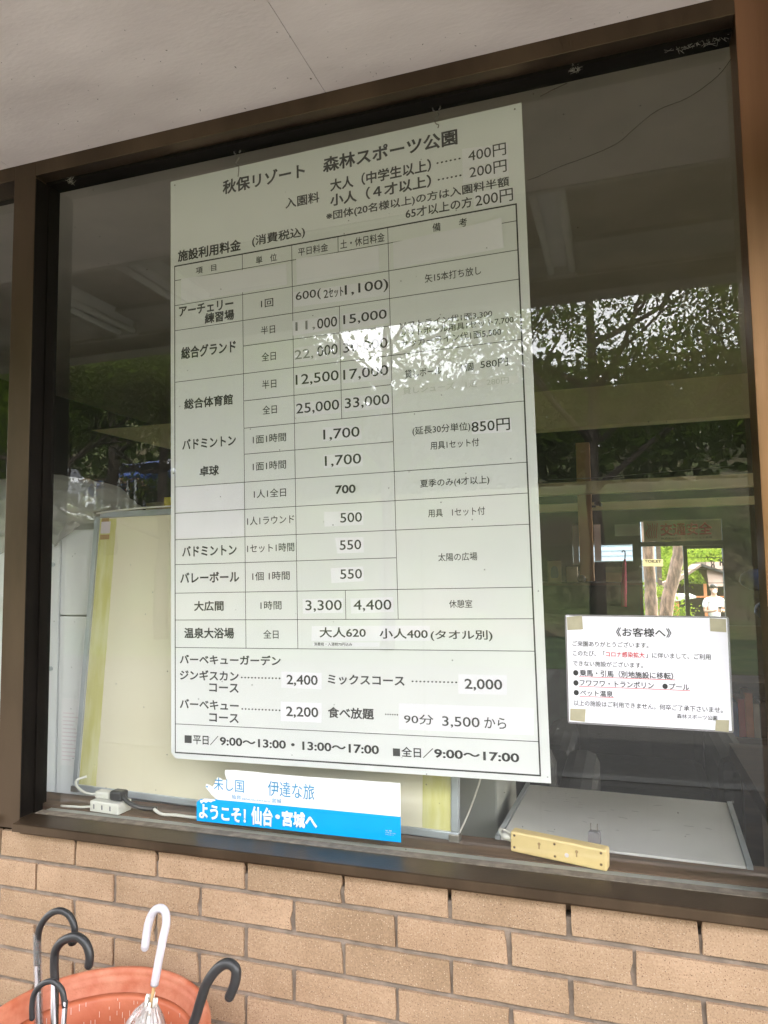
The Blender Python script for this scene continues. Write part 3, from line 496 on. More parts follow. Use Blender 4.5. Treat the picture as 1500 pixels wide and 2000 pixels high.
BK(.15, .80, 1.505, 1.545, 'transom'); BK(.489, .520, .45, 1.504, 'mullion'); BK(.15, .158, .45, 1.722, 'side_frame'); BK(.792, .80, .45, 1.722, 'side_frame'); BK(.520, .792, 1.478, 1.504, 'sash_rail', y0=.005, y1=.045)
BK(.1585, .4885, .451, 1.504, 'glass_pane', MATS['back_glass'], .02, .024); BK(.5205, .7915, .451, 1.477, 'glass_pane', MATS['back_glass'], .02, .024); BK(.1585, .7915, 1.5455, 1.721, 'glass_pane', MATS['back_glass'], .02, .024)
for z in (1.40, 1.30, 1.19): BK(.5205, .7915, z, z+.005, 'glazing_wire', y0=.026, y1=.031)
bw2 = thing('back_window', 'low wide window strip behind the brown column with pale siding beyond', 'window', (-.16, YB-.002, 1.37))
obj('glass_pane', box(-.258, .258, .02, .024, .001, .163), MATS['back_glass'], bw2)
for x in (-.26, .248): obj('frame_upright', box(x, x+.012, 0, .05, .0, .164), M_DARKMETAL, bw2)
for z in (.0, .154): obj('frame_rail', box(-.247, .247, .004, .046, z, z+.010), M_DARKMETAL, bw2)
# beams
tag(obj('bulkhead', prism_y([(-3.87, 2.449), (-3.14, 2.252), (-.9, 2.20), (3.9, 2.20), (3.9, 2.44), (-.9, 2.44)], 3.0, 3.12), M_BEAM), 'wide cream bulkhead high across the room with a slanting left end', 'beam')
tag(obj('beam', box(-4.1, 3.9, 4.0, 4.1, 1.885, 1.975), M_BEAM), 'upper narrow cream beam across the room behind the hanging pennants', 'beam')
tag(obj('beam', box(-4.1, 3.9, 4.62, 4.7, 1.805, 1.868), M_BEAM), 'lower narrow cream beam, just above the security camera and column', 'beam')
tag(obj('column', box(-.309, -.206, 4.2, 4.3, .012, 2.3), M_COLUMN, bevel=.004), 'square brown column in the middle of the room with papers hung behind it', 'column')

# ------------------------------------------------------------------ ledge, desk
tag(obj('window_ledge', box(-3.1, .30, .033, .135, .715, .7492), M_WOOD, bevel=.001), 'worn brown wooden ledge inside the window holding the whiteboard and power strips', 'ledge')
desk = thing('desk', 'dark brown wooden desk beside the grey steel cabinet, just inside the right post', 'desk', (.62, .72, 0))
obj('desk_top', box(-.30, .6, -.58, .5, .70, .745), M_DARKWOOD, desk); 
for x in (-.27, .54):
    for y in (-.55, .44): obj('leg', box(x, x+.05, y, y+.05, .01, .699), M_DARKWOOD, desk)
cab = thing('steel_cabinet', 'low grey steel cabinet with a flat scuffed top, behind the cream power strip', 'cabinet', (-.02, .325, 0), (0, 0, R(-2.2)))
obj('cabinet_top', box(-.250, .238, -.205, .205, .735, .754), M_GREYSTEEL, cab, bevel=.002)
for x in (-.262, .239): obj('edge_trim', box(x, x+.011, -.206, .206, .733, .757), M_ALU, cab)
obj('cabinet_body', box(-.24, .23, -.17, .19, .01, .734), M_BLACKP, cab)
bm = bmesh.new()
for k in range(26):
    x, y = rng.uniform(-.2, .2), rng.uniform(-.18, .16); a = rng.uniform(-.5, .5); l = rng.uniform(.004, .022)
    box(0, l, 0, .0008, 0, .0003, bm); bmesh.ops.transform(bm, matrix=Matrix.Translation((x, y, .7542)) @ Matrix.Rotation(a, 4, 'Z'), verts=bm.verts[-8:])
sc_ = obj('scuff_marks', bm, M_GREYP, cab); sc_['kind'] = 'stuff'
tag(obj('locker', box(-.80, -.312, .30, .62, .01, 1.02), M_GREYBOX, bevel=.006), 'grey-green locker behind the bottom of the price board, right of the whiteboard', 'locker')
tag(obj('loose_cord', tube(smoothpath([(-.335, .27, .90), (-.345, .26, .84), (-.362, .20, .78), (-.372, .125, .751)]), .0022, 8), M_PLASTICW, smooth=True), 'thin white cord hanging down between whiteboard and grey cabinet', 'cord')

# ================================================================== PRICE BOARD
pb = thing('price_board', 'large white price board of black Japanese lettering and a fee table hanging behind the glass', 'sign', (BOARD['tl'][0], .02, BOARD['tl'][2]), (0, -R(BOARD['ang']), 0))
pts = [(0, 0), (899, 0), (899, 1454), (12, 1454), (0, 1440)]
obj('panel', sheet(pts, 0, .003), M_BOARD, pb, bevel=.0006)
YF = -.0004
bv = BOARD_V = BV
def bar(u0, u1, v0, v1, bm): return box(u0/1000, u1/1000, YF, .0, -v1/1000, -v0/1000, bm)
bm = bmesh.new(); x0, x1, x2, x3, x4, x5 = (bv['x%d' % i] for i in range(6))
xs = [x0, x1, x2, x3, x4, x5]
def snap(u): return min(xs, key=lambda q: abs(q-u))
rows = []
for _, a, b, v in BL:
    a, b = snap(a), snap(b); v = v - .4; rows.append((a, b, v))
top, bot = rows[0][2], rows[-1][2]
for a, b, v in rows[1:-1]: bar(a, b, v-.7, v+.7, bm)
bar(x0-1.5, x5+1.5, top-1.5, top+1.5, bm); bar(x0-1.5, x5+1.5, bot-1.6, bot+1.6, bm)
bar(x0-1.5, x0+.6, top+1.5, bot-1.6, bm); bar(x5-1.6, x5+1.6, top+1.5, bot-1.6, bm)
H = [r[2] for r in rows]
def vbar(x, va, vb):
    cuts = sorted([h for (a, b, h) in rows if a < x+1 and b > x-1 and va-1 < h < vb+1])
    for p, q in zip(cuts, cuts[1:]): bar(x-.6, x+.6, p+(.7 if p > top+1 else 1.5), q-.7, bm)
vbar(x1, top, H[15]); vbar(x2, top, H[15]); vbar(x4, top, H[14]); vbar(x3, top, H[1]); vbar(x3, H[3], H[7]); vbar(x3, H[13], H[14])
obj('table_lines', bm, M_INK, pb)
for it in BT: letter(it, pb, YF)
for i, (nm, q, tx) in enumerate(BP):
    mt = M_PAPER2 if nm == 'shoe' else M_PAPER
    a, b, c, d = q
    bm = bmesh.new(); n = 8; front = []
    lift = {0: .0015, 1: .0018, 2: .0055}.get(i, .0010)
    for r_ in range(4):
        row = []
        for k in range(n+1):
            s, t = k/n, r_/3
            u = (a[0]*(1-s)+b[0]*s)*(1-t) + (d[0]*(1-s)+c[0]*s)*t; v = (a[1]*(1-s)+b[1]*s)*(1-t) + (d[1]*(1-s)+c[1]*s)*t
            y = -.0005 - lift*max(0, s-.55)**2*5*(1-t)*(1 if not tx else 0) - (0 if tx else rng.uniform(0, .0003))
            row.append(bm.verts.new((u/1000, y, -v/1000)))
        front.append(row)
    for r_ in range(3):
        for k in range(n): bm.faces.new((front[r_][k], front[r_][k+1], front[r_+1][k+1], front[r_+1][k]))
    p = obj('paper_patch', bm, mt, pb)
    md = p.modifiers.new('thickness', 'SOLIDIFY'); md.thickness = .0003; md.offset = 0
    for t in tx: letter(t, p, -.0010)
for u, v in ((13, 12), (884, 12), (8, 760)): obj('screw_hole', tube([(u/1000, -.0003, -v/1000), (u/1000, .001, -v/1000)], .0022, 10), M_STEEL, pb)
def hook(name, label, p, q):
    t = thing(name, label, 'hook', p); d = Vector(q) - Vector(p); L_ = d.length
    ring = [(.009*sin(a), 0, -.011+.011*cos(a)) for a in [R(k*24-150) for k in range(13)]]
    obj('eye', tube(ring, .0016, 8), M_STEEL, t, smooth=True)
    pt = [(0, .002, -.022), (.0045, .002, -.028), (.001, .002, -.036), (-.005, .002, -.041), (-.002, .002, -.049), (.004, .002, -.054), (.002, .002, -L_)]
    obj('wire', tube(smoothpath(pt, 6), .0013, 8), M_STEEL, t, smooth=True)
hook('wire_hook', 'bent wire hook above the left side of the price board', tuple(hookL[0]), hookL[1])
hook('wire_hook', 'bent wire hook above the right side of the price board', tuple(hookR[0]), hookR[1])

# ================================================================== NOTICE taped on the glass
no = thing('notice', 'laminated white paper notice with red and black Japanese text taped to the glass', 'notice', (NOTICE['tl'][0], -.003, NOTICE['tl'][2]), (0, -R(NOTICE['ang']), 0))
w, h = NOTICE['w'], NOTICE['h']
def rrect(x0, y0, x1, y1, r, n=5):
    o = []
    for cx, cy, a0 in ((x1-r, y0+r, -90), (x1-r, y1-r, 0), (x0+r, y1-r, 90), (x0+r, y0+r, 180)):
        for k in range(n+1): a = R(a0+90*k/n); o.append((cx+r*cos(a), cy+r*sin(a)))
    return o
obj('laminate', sheet(rrect(0, 0, w, h, 4), .0010, .0014), MATS['laminate'], no)
obj('laminate_rim', sheet(rrect(-1.1, -1.1, w+1.1, h+1.1, 5), .0015, .0022), M_GREYP, no)
obj('paper', sheet([(2, 2), (w-2.5, 2), (w-2.5, h-2.5), (2, h-2.5)], .0005, .0009), M_PAPER, no)
for it in NT: letter(it, no, .0001)
for nm, q in NQ:
    if nm == 'tape': obj('tape', sheet(q, -.0002, .0), M_MASK, no)
    else: obj('underline', sheet(q, .0000, .0003), M_RED, no)

# ================================================================== STICKER on the glass
st = thing('welcome_sticker', 'torn white and blue welcome sticker with Japanese lettering at the foot of the glass', 'sticker', (STICK['tl'][0], -.0028, STICK['tl'][2]), (0, -R(STICK['ang']), 0))
obj('white_band', sheet(SQ[0][1], .0012, .0022), M_STICK, st)
obj('blue_band', sheet(SQ[1][1], .0012, .0021), M_CYAN, st)
obj('torn_edge', sheet([(10, 86), (17, 83), (22, 80), (30, 79.5), (38, 80), (50, 79.6), (52, 82), (44, 84), (40, 87), (33, 85), (27, 89), (20, 87), (14, 92)], .0006, .0011), M_PAPER, st)
for it in ST: letter(it, st, .0004)
obj('letter_scrap', sheet([(27, 50), (33, 52), (31, 54), (27, 53)], .0004, .0006), M_BLUEINK, st)

# ================================================================== WHITEBOARD and things on the ledge
wb = thing('whiteboard', 'yellowed whiteboard in an aluminium frame leaning on the ledge behind the price board', 'whiteboard', (-1.462, .156, .752), (R(-4.9), 0, R(-3.4)))
WW, WH = 1.100, .775
obj('panel', box(.012, WW-.012, .002, .010, .012, WH-.012), M_WB, wb)
obj('frame_bottom', box(.0, WW, -.004, .014, 0, .0165), M_ALU, wb, bevel=.002); obj('frame_top', box(.0, WW, -.004, .014, WH-.0165, WH), M_ALU, wb, bevel=.002)
obj('frame_side', box(.0, .0165, -.004, .014, .017, WH-.017), M_ALU, wb, bevel=.002); obj('frame_side', box(WW-.0165, WW, -.004, .014, .017, WH-.017), M_ALU, wb, bevel=.002)
def tape_strip(x0, x1, z0, z1, seed):
    r = random.Random(seed); bm = bmesh.new(); n = 40; rows_ = []
    for k in range(n+1):
        z = z0+(z1-z0)*k/n; rows_.append([bm.verts.new((x0 + r.uniform(0, .001), .0013, z)), bm.verts.new(((x0+x1)/2, .0008, z)), bm.verts.new((x1 + r.uniform(-.0012, .0012), .0013, z))])
    for a, b in zip(rows_, rows_[1:]):
        for i in (0, 1): bm.faces.new((a[i], a[i+1], b[i+1], b[i]))
    o = obj('yellow_tape', bm, M_YTAPE, wb); md = o.modifiers.new('t', 'SOLIDIFY'); md.thickness = .0003; return o
tape_strip(.018, .078, .018, WH-.02, 1); tape_strip(WW-.085, WW-.018, .018, WH-.02, 2)
obj('label_sticker', box(.024, .058, .0000, .0006, WH-.062, WH-.028), M_LAVP, wb)
for q in ((.026, .052, WH-.028, WH-.018), (.024, .058, WH-.080, WH-.066)): obj('tape_piece', box(q[0], q[1], -.0004, -.0001, q[2], q[3]), M_CARD, wb)
for x in (0, WW-.018):
    for z in (-.003, WH-.013):
        c = obj('corner_bracket', box(x-.003, x+.021, -.007, .016, z, z+.016), M_STEEL, wb, bevel=.002)
wc = obj('hanging_cord', tube(smoothpath([(.01, -.006, WH-.004), (.08, -.006, WH+.002), (.20, -.006, WH+.006), (.35, -.005, WH+.005)]), .0028, 8), M_PLASTICW, wb, smooth=True)

wc_ = thing('white_cabinet', 'white metal cabinet with riveted corner post, left of the leaning whiteboard', 'cabinet', (-1.62, .40, .01))
obj('corner_post', box(-.30, .036, -.18, -.13, 0, 1.468), M_WHITE, wc_, bevel=.002)
obj('side_panel', box(.0385, .60, -.176, .2, .0, 1.224-.012), M_WHITE, wc_, bevel=.002); obj('side_panel', box(.0385, .60, -.176, .2, 1.224-.008, 1.466), M_WHITE, wc_, bevel=.002)
for z in (1.365, 1.06): obj('rivet', tube([(.014, -.184, z), (.014, -.179, z)], .0065, 14), M_ALU, wc_)
bm = bmesh.new()
for k in range(13): box(.058, .058+rng.uniform(.03, .058), -.1771, -.1768, .80+k*.011, .803+k*.011, bm)
obj('warning_label', box(.052, .125, -.1767, -.1762, .785, .975), M_PAPER2, wc_); obj('label_print', bm, M_LAVP, wc_)
tag(obj('white_cabinet', box(-2.55, -1.94, .21, .70, .01, 1.36), M_WHITE, bevel=.006), 'plain white cabinet seen through the narrow left pane beyond the mullion', 'cabinet')

# plastic-wrapped bundle on the cabinets
def wrapped(seed):
    bm = bmesh.new(); bmesh.ops.create_icosphere(bm, subdivisions=5, radius=1)
    for v in bm.verts:
        d = v.co.copy(); n = noise.fractal(d*2.1 + Vector((seed, 0, 0)), .8, 2.1, 4); f = abs(noise.noise(d*4.3+Vector((0, seed, 0))))
        v.co *= 1 + .10*n - .05*f
        if v.co.z < -.35: v.co.z = -.35 + (v.co.z+.35)*.15
    return bm
wr = thing('plastic_wrapped_bundle', 'cloudy plastic bag wrapped round a bundle on top of the white cabinet at the left', 'plastic bag', (-1.80, .36, 1.52))
bm = wrapped(3); bmesh.ops.scale(bm, vec=(.37, .20, .145), verts=bm.verts); obj('wrapping', bm, MATS['wrap_film'], wr, smooth=True)
bm = bmesh.new(); n = 16; g = []
for i in range(n+1):
    row = []
    for k in range(9):
        x = .0 + .30*i/n; z = -.02 - (.105*(1-abs(i/n-.35))*k/8) - .02*sin(i*1.1)*k/8
        row.append(bm.verts.new((x, -.165 - .02*sin(i*1.7+k*.5) - .012*k/8, z)))
    g.append(row)
for i in range(n):
    for k in range(8): bm.faces.new((g[i][k], g[i+1][k], g[i+1][k+1], g[i][k+1]))
obj('loose_flap', bm, MATS['wrap_film'], wr, smooth=True)
obj('contents', ball((-.04, .03, -.02), .1, 16, sc=(2.2, .9, .7)), M_GREYBOX, wr, smooth=True)
tag(obj('shelf_unit', box(-1.31, -.55, .34, .66, .01, 1.540), M_GREYSTEEL, bevel=.004), 'grey shelf unit behind the whiteboard with a yellow box on it', 'shelf')
tag(obj('yellow_box', box(-1.312, -1.10, .345, .50, 1.541, 1.574), M_YEL, bevel=.002), 'small bright yellow box just above the whiteboard, left of the price board', 'box')

# white tap with two plugs
tp = thing('power_tap', 'small white power tap on the ledge with a white and a black plug in it', 'power tap', (-1.25, .050, .750), (0, 0, R(-4)))
obj('body', box(-.046, .046, -.024, .024, 0, .027), M_PLASTICW, tp, bevel=.003)
obj('plug', box(-.046, .000, -.010, .016, .028, .046), M_PLASTICW, tp, bevel=.005); 
obj('plug', box(.004, .042, -.012, .018, .0275, .052), M_BLACKP, tp, bevel=.006)
for k in range(3): obj('socket_slot', box(-.034+.026*k, -.030+.026*k, -.0246, -.0235, .008, .019), M_GREYP, tp)
obj('cord', tube(smoothpath([(-.044, .0, .037), (-.062, -.003, .035), (-.09, .0, .036), (-.125, .012, .044), (-.145, .03, .052), (-.13, .05, .058)]), .0032, 8), M_PLASTICW, tp, smooth=True)
obj('cord', tube(smoothpath([(.040, .0, .040), (.052, -.004, .032), (.066, .0, .022), (.085, .012, .012), (.12, .03, .008)]), .0055, 8), M_BLACKP, tp, smooth=True)
tag(obj('loose_cord', tube(smoothpath([(-1.128, .060, .7605), (-1.10, .052, .754), (-1.06, .050, .756), (-1.02, .056, .753), (-.96, .058, .752), (-.88, .05, .752), (-.7, .06, .752)]), .0038, 8), M_PLASTICW, smooth=True), 'thick white cord lying on the ledge under the whiteboard, right of the tap', 'cord')
tag(obj('loose_cord', tube(smoothpath([(-1.40, .045, .7495), (-1.36, .042, .752), (-1.33, .044, .753), (-1.297, .05, .756)]), .003, 8), M_PLASTICW, smooth=True), 'white cord lying on the ledge, left of the white tap', 'cord')

# cream power strip lying on edge
ps = thing('power_strip', 'cream coloured power strip lying on its edge with its screwed back facing out', 'power strip', (-.146, .050, .7495), (0, R(1.5), R(-11)))
obj('body', box(-.099, .099, -.013, .015, .0025, .0445), M_CREAM, ps, bevel=.004)
for x, z in ((-.090, .037), (-.090, .013), (-.005, .036), (-.004, .012), (.088, .037), (.088, .015)):
    s_ = obj('screw_hole', tube([(x, -.0133, z), (x, -.0122, z)], .0030, 12), M_CARD, ps)
    obj('screw', tube([(x, -.0136, z), (x, -.0125, z)], .0016, 8), M_BLACKP, s_)
for x in (-.037, .040):
    bm = tube([(x, -.0133, .030), (x, -.0122, .030)], .0032, 12); box(x-.0014, x+.0014, -.0134, -.0122, .020, .0275, bm); obj('keyhole', bm, M_CARD, ps)
obj('round_mark', tube([(.020, -.0133, .019), (.020, -.0122, .019)], .0042, 14), M_LAVP, ps); obj('label_plate', box(-.080, -.050, -.01325, -.0128, .008, .035), M_CREAM, ps, bevel=.0002)
obj('cord_sleeve', tube([(-.099, 0, .025), (-.112, 0, .026), (-.122, 0, .027)], [.0075, .0070, .0050], 12), M_PLASTICW, ps, smooth=True)
obj('cord', tube(smoothpath([(-.120, 0, .027), (-.130, .01, .031), (-.134, .03, .028), (-.12, .05, .015)]), .0032, 8), M_PLASTICW, ps, smooth=True)
pg = thing('grey_plug', 'grey two-pin plug sticking up behind the cream power strip', 'plug', (-.075, .074, .757), (0, 0, R(-6)))
obj('body', prism_y([(-.0095, 0), (.0095, 0), (.0095, .008), (.0075, .022), (.0125, .028), (.0125, .046), (.0095, .050), (-.0095, .050), (-.0125, .046), (-.0125, .028), (-.0075, .022), (-.0095, .008)], -.008, .008), M_GREYP, pg, bevel=.0015)
for x in (-.0064, .0064): obj('pin', box(x-.0008, x+.0008, -.003, .003, .0503, .064), M_CHROME, pg)

# ================================================================== ROOM CONTENTS
def armchair(x, y, rz, label, mat):
    t = thing('armchair', label, 'armchair', (x, y, .01), (0, 0, R(rz)), 'dark armchairs inside the room')
    obj('seat', box(-.28, .28, -.30, .24, .14, .42), mat, t, bevel=.05); obj('backrest', box(-.30, .30, .20, .38, .14, .70), mat, t, bevel=.06)
    for s in (-1, 1): obj('armrest', box(s*.36-.07, s*.36+.07, -.32, .34, .06, .56), mat, t, bevel=.05)
    for sx in (-1, 1):
        for sy in (-1, 1): obj('foot', box(sx*.33-.025, sx*.33+.025, sy*.28-.025, sy*.28+.025, 0, .07), M_DARKWOOD, t)
    return t
armchair(-.55, 1.45, 180, 'black leather armchair seen from behind, beside the lower right of the price board', M_LEATHER)
armchair(.05, 2.05, 0, 'black leather armchair facing the window below the taped notice', M_LEATHER)
cn = thing('counter', 'tall counter draped in dark green cloth in front of the brown column', 'counter', (-.55, 3.6, .01))
obj('counter_body', box(-.6, .65, -.2, .25, 0, 1.21), M_GREENC, cn); obj('counter_top', box(-.62, .67, -.22, .27, 1.211, 1.228), M_DARKWOOD, cn)
lp = thing('lantern_picture', 'small framed picture of a lantern standing on the counter', 'picture', (-.439, 3.5, 1.239), (R(-4), 0, 0))
obj('frame', box(-.045, .045, 0, .012, 0, .146), M_PRINTP, lp); obj('lantern_print', prism_y([(-.02, .03), (.02, .03), (.027, .05), (.022, .095), (.01, .11), (-.01, .11), (-.022, .095), (-.027, .05)], -.002, -.0005), M_GREYP, lp)
tag(obj('paper_bag', box(-.365, -.29, 3.55, 3.62, 1.239, 1.345), M_PRINTP, bevel=.006), 'crumpled beige paper bag on the counter beside the lantern picture', 'bag')
tag(obj('knit_hat', ball((-.262, 3.5, 1.262), .030, 14, sc=(1, 1, .9)), M_HAIR, smooth=True), 'round dark knitted hat on the counter at the foot of the column', 'hat')
bx = thing('cardboard_box', 'yellowish cardboard box with an open pale flap on the counter', 'box', (-.053, 3.62, 1.239))
obj('box_body', box(-.055, .055, -.04, .04, 0, .062), M_CARD, bx); obj('flap', prism_x([(-.043, .062), (-.041, .062), (-.052, .098), (-.054, .098)], -.055, .055), M_PRINTP, bx)
um = thing('folded_umbrella', 'long pink folded umbrella hanging right of the cardboard box', 'umbrella', (.0, 3.30, 1.09))
obj('canopy', tube([(.0, 0, .0), (.004, 0, .1), (.013, 0, .26), (.018, 0, .30)], [.017, .018, .012, .004], 10), M_PINK, um, smooth=True); obj('handle', tube(smoothpath([(.018, 0, .30), (.020, 0, .34), (.010, 0, .352), (.0, 0, .34)]), .004, 8), M_DARKMETAL, um, smooth=True)
for i, (x0_, x1_, z0_, z1_, l_) in enumerate([(-.362, -.318, 1.36, 1.665, 'pale sheet of paper hung behind the column, its left edge showing'), (-.20, -.150, 1.385, 1.668, 'pale lilac sheet of paper hung behind the column, on its right side')]):
    tag(obj('hung_paper', box(x0_, x1_, 4.32, 4.322, z0_, z1_), M_LAVP), l_, 'paper')
sc = thing('security_camera', 'small black security camera on the right side of the column', 'security camera', (-.205, 4.22, 1.80))
obj('mount', box(0, .03, -.01, .01, -.005, .01), M_BLACKP, sc); obj('camera_body', ball((.045, -.01, .025), .022, 12, sc=(1.2, 1.2, .9)), M_BLACKP, sc, smooth=True); obj('lens', tube([(.055, -.02, .02), (.068, -.045, .008)], .013, 10), M_BLACKP, sc, smooth=True)
M_PRINTRED = mk('dull_red_cloth', (.20, .06, .035), .8, .15)
bu = thing('pennant_bunting', 'string of dull red pennants hung across the room in front of the cream beam', 'bunting', (-.5, 3.5, 1.94))
obj('string', tube([(-.6, 0, .02), (-.1, 0, -.0), (.4, 0, -.002), (1.2, 0, .03)], .002, 5), M_GREYP, bu)
for i, (x, s_) in enumerate([(-.42, .95), (-.265, .8)]):
    obj('pennant', prism_y([(x-.036, -.004), (x+.036, -.004), (x, -.075*s_)], -.0015, .0015), M_REDP if i % 2 else M_PRINTRED, bu)
sb = thing('safety_banner', 'framed red lettered traffic safety banner hung over the back window', 'banner', (.182, 4.93, 1.716))
obj('backing', box(0, .60, 0, .006, -.172, 0), M_PRINTP, sb)
_t = text_mesh('交通安全', 130, 128, 400, 108, .035, -.002); obj('lettering', _t, M_REDP, sb)
obj('lettering', text_mesh('飲酒運転追放・シートベルト着用', 135, 156, 390, 16, .004, -.002), M_GREENC, sb)
_g = bmesh.new()
for k in range(5): tube(smoothpath([(.03+.02*k, -.003, -.02-.01*(k % 2)), (.045+.015*k, -.003, -.06), (.02+.02*k, -.003, -.10), (.04+.015*k, -.003, -.145)]), .003, 5, _g)
obj('scroll_print', _g, M_REDP, sb)
for (cx, cz, l_) in ((.700, 1.345, 'black bulldog clip hanging at the back window, left one of two'), (.765, 1.362, 'black bulldog clip hanging at the back window, right one of two')):
    bm = tube([(cx+.010*cos(R(a)), 4.9, cz+.016+.014*sin(R(a))) for a in range(0, 361, 30)], .004, 6); box(cx-.014, cx-.004, 4.895, 4.905, cz-.028, cz, bm); box(cx+.004, cx+.014, 4.895, 4.905, cz-.028, cz, bm); box(cx-.005, cx+.005, 4.895, 4.905, cz-.006, cz+.004, bm)
    tag(obj('hanging_clip', bm, M_DARKMETAL), l_, 'clip')
bs = thing('bookshelf', 'dark bookshelf with red and orange spines, low behind the right of the notice', 'bookshelf', (.75, 3.2, .01))
obj('carcass', box(-.5, .6, 0, .3, 0, .05), M_DARKWOOD, bs); obj('shelf', box(-.5, .6, 0, .3, .30, .325), M_DARKWOOD, bs); obj('shelf', box(-.5, .6, 0, .3, .62, .645), M_DARKWOOD, bs); obj('back_panel', box(-.5, .6, .30, .32, 0, .95), M_DARKWOOD, bs)
bcols = [M_REDP, M_ORANGE, M_DARKWOOD, M_PRINTP, M_GREYBLUE, M_ORANGE, M_REDP]
x = -.47
while x < .55:
    w_ = rng.uniform(.025, .05); obj('book', box(x, x+w_-.003, .03, .22, .326, .326+rng.uniform(.19, .26)), rng.choice(bcols), bs); x += w_
# other dim things along the back wall
for (x, z, w_, h_, l_) in ((-.93, 1.56, .20, .10, 'dim green poster on the back wall left of the column'), (-.05, 1.60, .20, .10, 'dim grey framed certificate on the back wall right of the column')):
    tag(obj('poster', box(x, x+w_, 4.985, 4.995, z, z+h_), M_GREYBOX), l_, 'poster')
tag(obj('blue_bag', ball((.93, 4.4, 1.23), .10, 14, sc=(1.1, .7, .8)), M_GREYBLUE, smooth=True), 'blue bag hung right of the back window', 'bag')
tag(obj('blue_bag', ball((1.02, 4.5, 1.0), .09, 14, sc=(1.1, .7, .8)), M_GREYBLUE, smooth=True), 'lower blue bag, under the first one right of the back window', 'bag')
# ================================================================== UMBRELLA POT
pot = thing('umbrella_pot', 'big round terracotta coloured plastic pot holding umbrellas against the brick wall', 'pot', (-.985, -.335, 0))
prof = [(.13, .0), (.145, .012), (.150, .03), (.168, .20), (.190, .40), (.196, .440), (.1965, .452), (.190, .440), (.186, .40), (.165, .20), (.142, .035), (.0, .033)]
obj('bowl', lathe(prof, 72), M_TERRA, pot, smooth=True)
rimp = [(.197, .4525), (.204, .444), (.216, .444), (.223, .452), (.2265, .466), (.2262, .480), (.2235, .489), (.218, .4945), (.2125, .4945), (.2085, .4905), (.2065, .484), (.2060, .479), (.2040, .4775), (.2030, .470), (.1985, .456), (.1968, .4520)]
obj('rim', lathe(rimp, 96), M_TRIM2, pot, smooth=True)
bm = bmesh.new()
for k in range(60):
    a = rng.uniform(.1, 3.0); z = rng.uniform(.40, .446); r_ = .1857+(z-.40)*.10; l = rng.uniform(.003, .015)
    tube([(r_*cos(a)-.0007*cos(a), r_*sin(a)-.0007*sin(a), z), (r_*cos(a)-.0007*cos(a), r_*sin(a)-.0007*sin(a), z-l)], .0005, 4, bm)
sc_ = obj('scratches', bm, M_PLASTICW, pot); sc_['kind'] = 'stuff'
P0 = Vector((-.985, -.335, 0))
def umbrella(label, pts, r, handle_mat, base, shaft_r, film=True, kind='', tip=None, hl=None, film_r=.026, shaft_mat=None):
    pts = [Vector(p) for p in pts]
    n = hl if hl is not None else 1
    t = thing('umbrella', label, 'umbrella', tuple(base), group='umbrellas standing in the terracotta pot')
    L_ = [p - Vector(base) for p in pts]
    obj('handle', tube(smoothpath(L_[n:], 7), r, 14), handle_mat, t, smooth=True)
    e = L_[-1]; obj('handle_tip', ball(e, r*1.0 if kind != 'knob' else .0100, 14), handle_mat, t, smooth=True)
    start = L_[n]; 
    obj('shaft', tube([(0, 0, 0), start*.5, start*1.02], shaft_r, 12), shaft_mat or M_DSHAFT, t, smooth=True)
    return t, start
b1 = (-1.130, -.275, .040); b2 = (-1.085, -.300, .040); b3 = (-1.04, -.38, .040); b5 = (-.90, -.30, .040); b4 = (-.985, -.29, .040)
t1, s1 = umbrella('tall thin black handled umbrella with a round ball tip, leftmost in the terracotta pot', U1, .0066, M_SPUN, b1, .0058, kind='knob', hl=3)
obj('clear_sleeve', tube([s1*.60, s1*1.12], .0085, 12, cap=False), MATS['tape_film'], t1, smooth=True)
obj('canopy', tube([(0, 0, 0), s1*.35, s1*.62], [.012, .026, .012], 12), M_SPUN, t1, smooth=True)
t2, s2 = umbrella('black umbrella with a thick curved handle, second from the left in the pot', U2, .0083, M_SPUN, b2, .0075, hl=2)
obj('canopy', tube([(0, 0, 0), s2*.35, s2*.66], [.012, .03, .014], 12), M_SPUN, t2, smooth=True)
t3, s3 = umbrella('small thin black wire handled umbrella, nearest the camera in the pot', U3, .0050, M_SPUN, b3, .0045, hl=1)
obj('canopy', tube([(0, 0, 0), s3*.4, s3*.78], [.010, .022, .012], 12), M_SPUN, t3, smooth=True)
t4, s4 = umbrella('clear plastic umbrella with a glossy lilac white hooked handle in the pot', U4, .0078, M_LILAC, b4, .0032, hl=0, shaft_mat=M_CARD)
ax = s4.normalized(); top = s4*.955
def pleated(a, b, r0, r1, np_=9, nl=14, seg=72):
    bm = bmesh.new(); d = (b-a); u = d.cross(Vector((0, 1, 0))).normalized(); w_ = d.normalized().cross(u); rings = []
    for i in range(nl+1):
        t = i/nl; c = a + d*t; rad = r0 + (r1-r0)*(t**.62); ring = []
        for k in range(seg):
            an = 2*pi*k/seg; rr_ = rad*(1 + .20*t*sin(np_*an + 1.6*t) + .07*sin(17*an+5*t)); ring.append(bm.verts.new(c + rr_*(cos(an)*u + .8*sin(an)*w_)))
        rings.append(ring)
    for p, q in zip(rings, rings[1:]):
        for k in range(seg): bm.faces.new((p[k], p[(k+1) % seg], q[(k+1) % seg], q[k]))
    return bm
obj('canopy', pleated(top - ax*.012, s4*.40, .013, .092), MATS['umbrella_film'], t4, smooth=True)
obj('canopy_fold', pleated(top - ax*.030, s4*.45, .010, .060, 7), MATS['umbrella_film'], t4, smooth=True)
uu_ = ax.cross(Vector((0, 1, 0))).normalized(); ww_ = ax.cross(uu_)
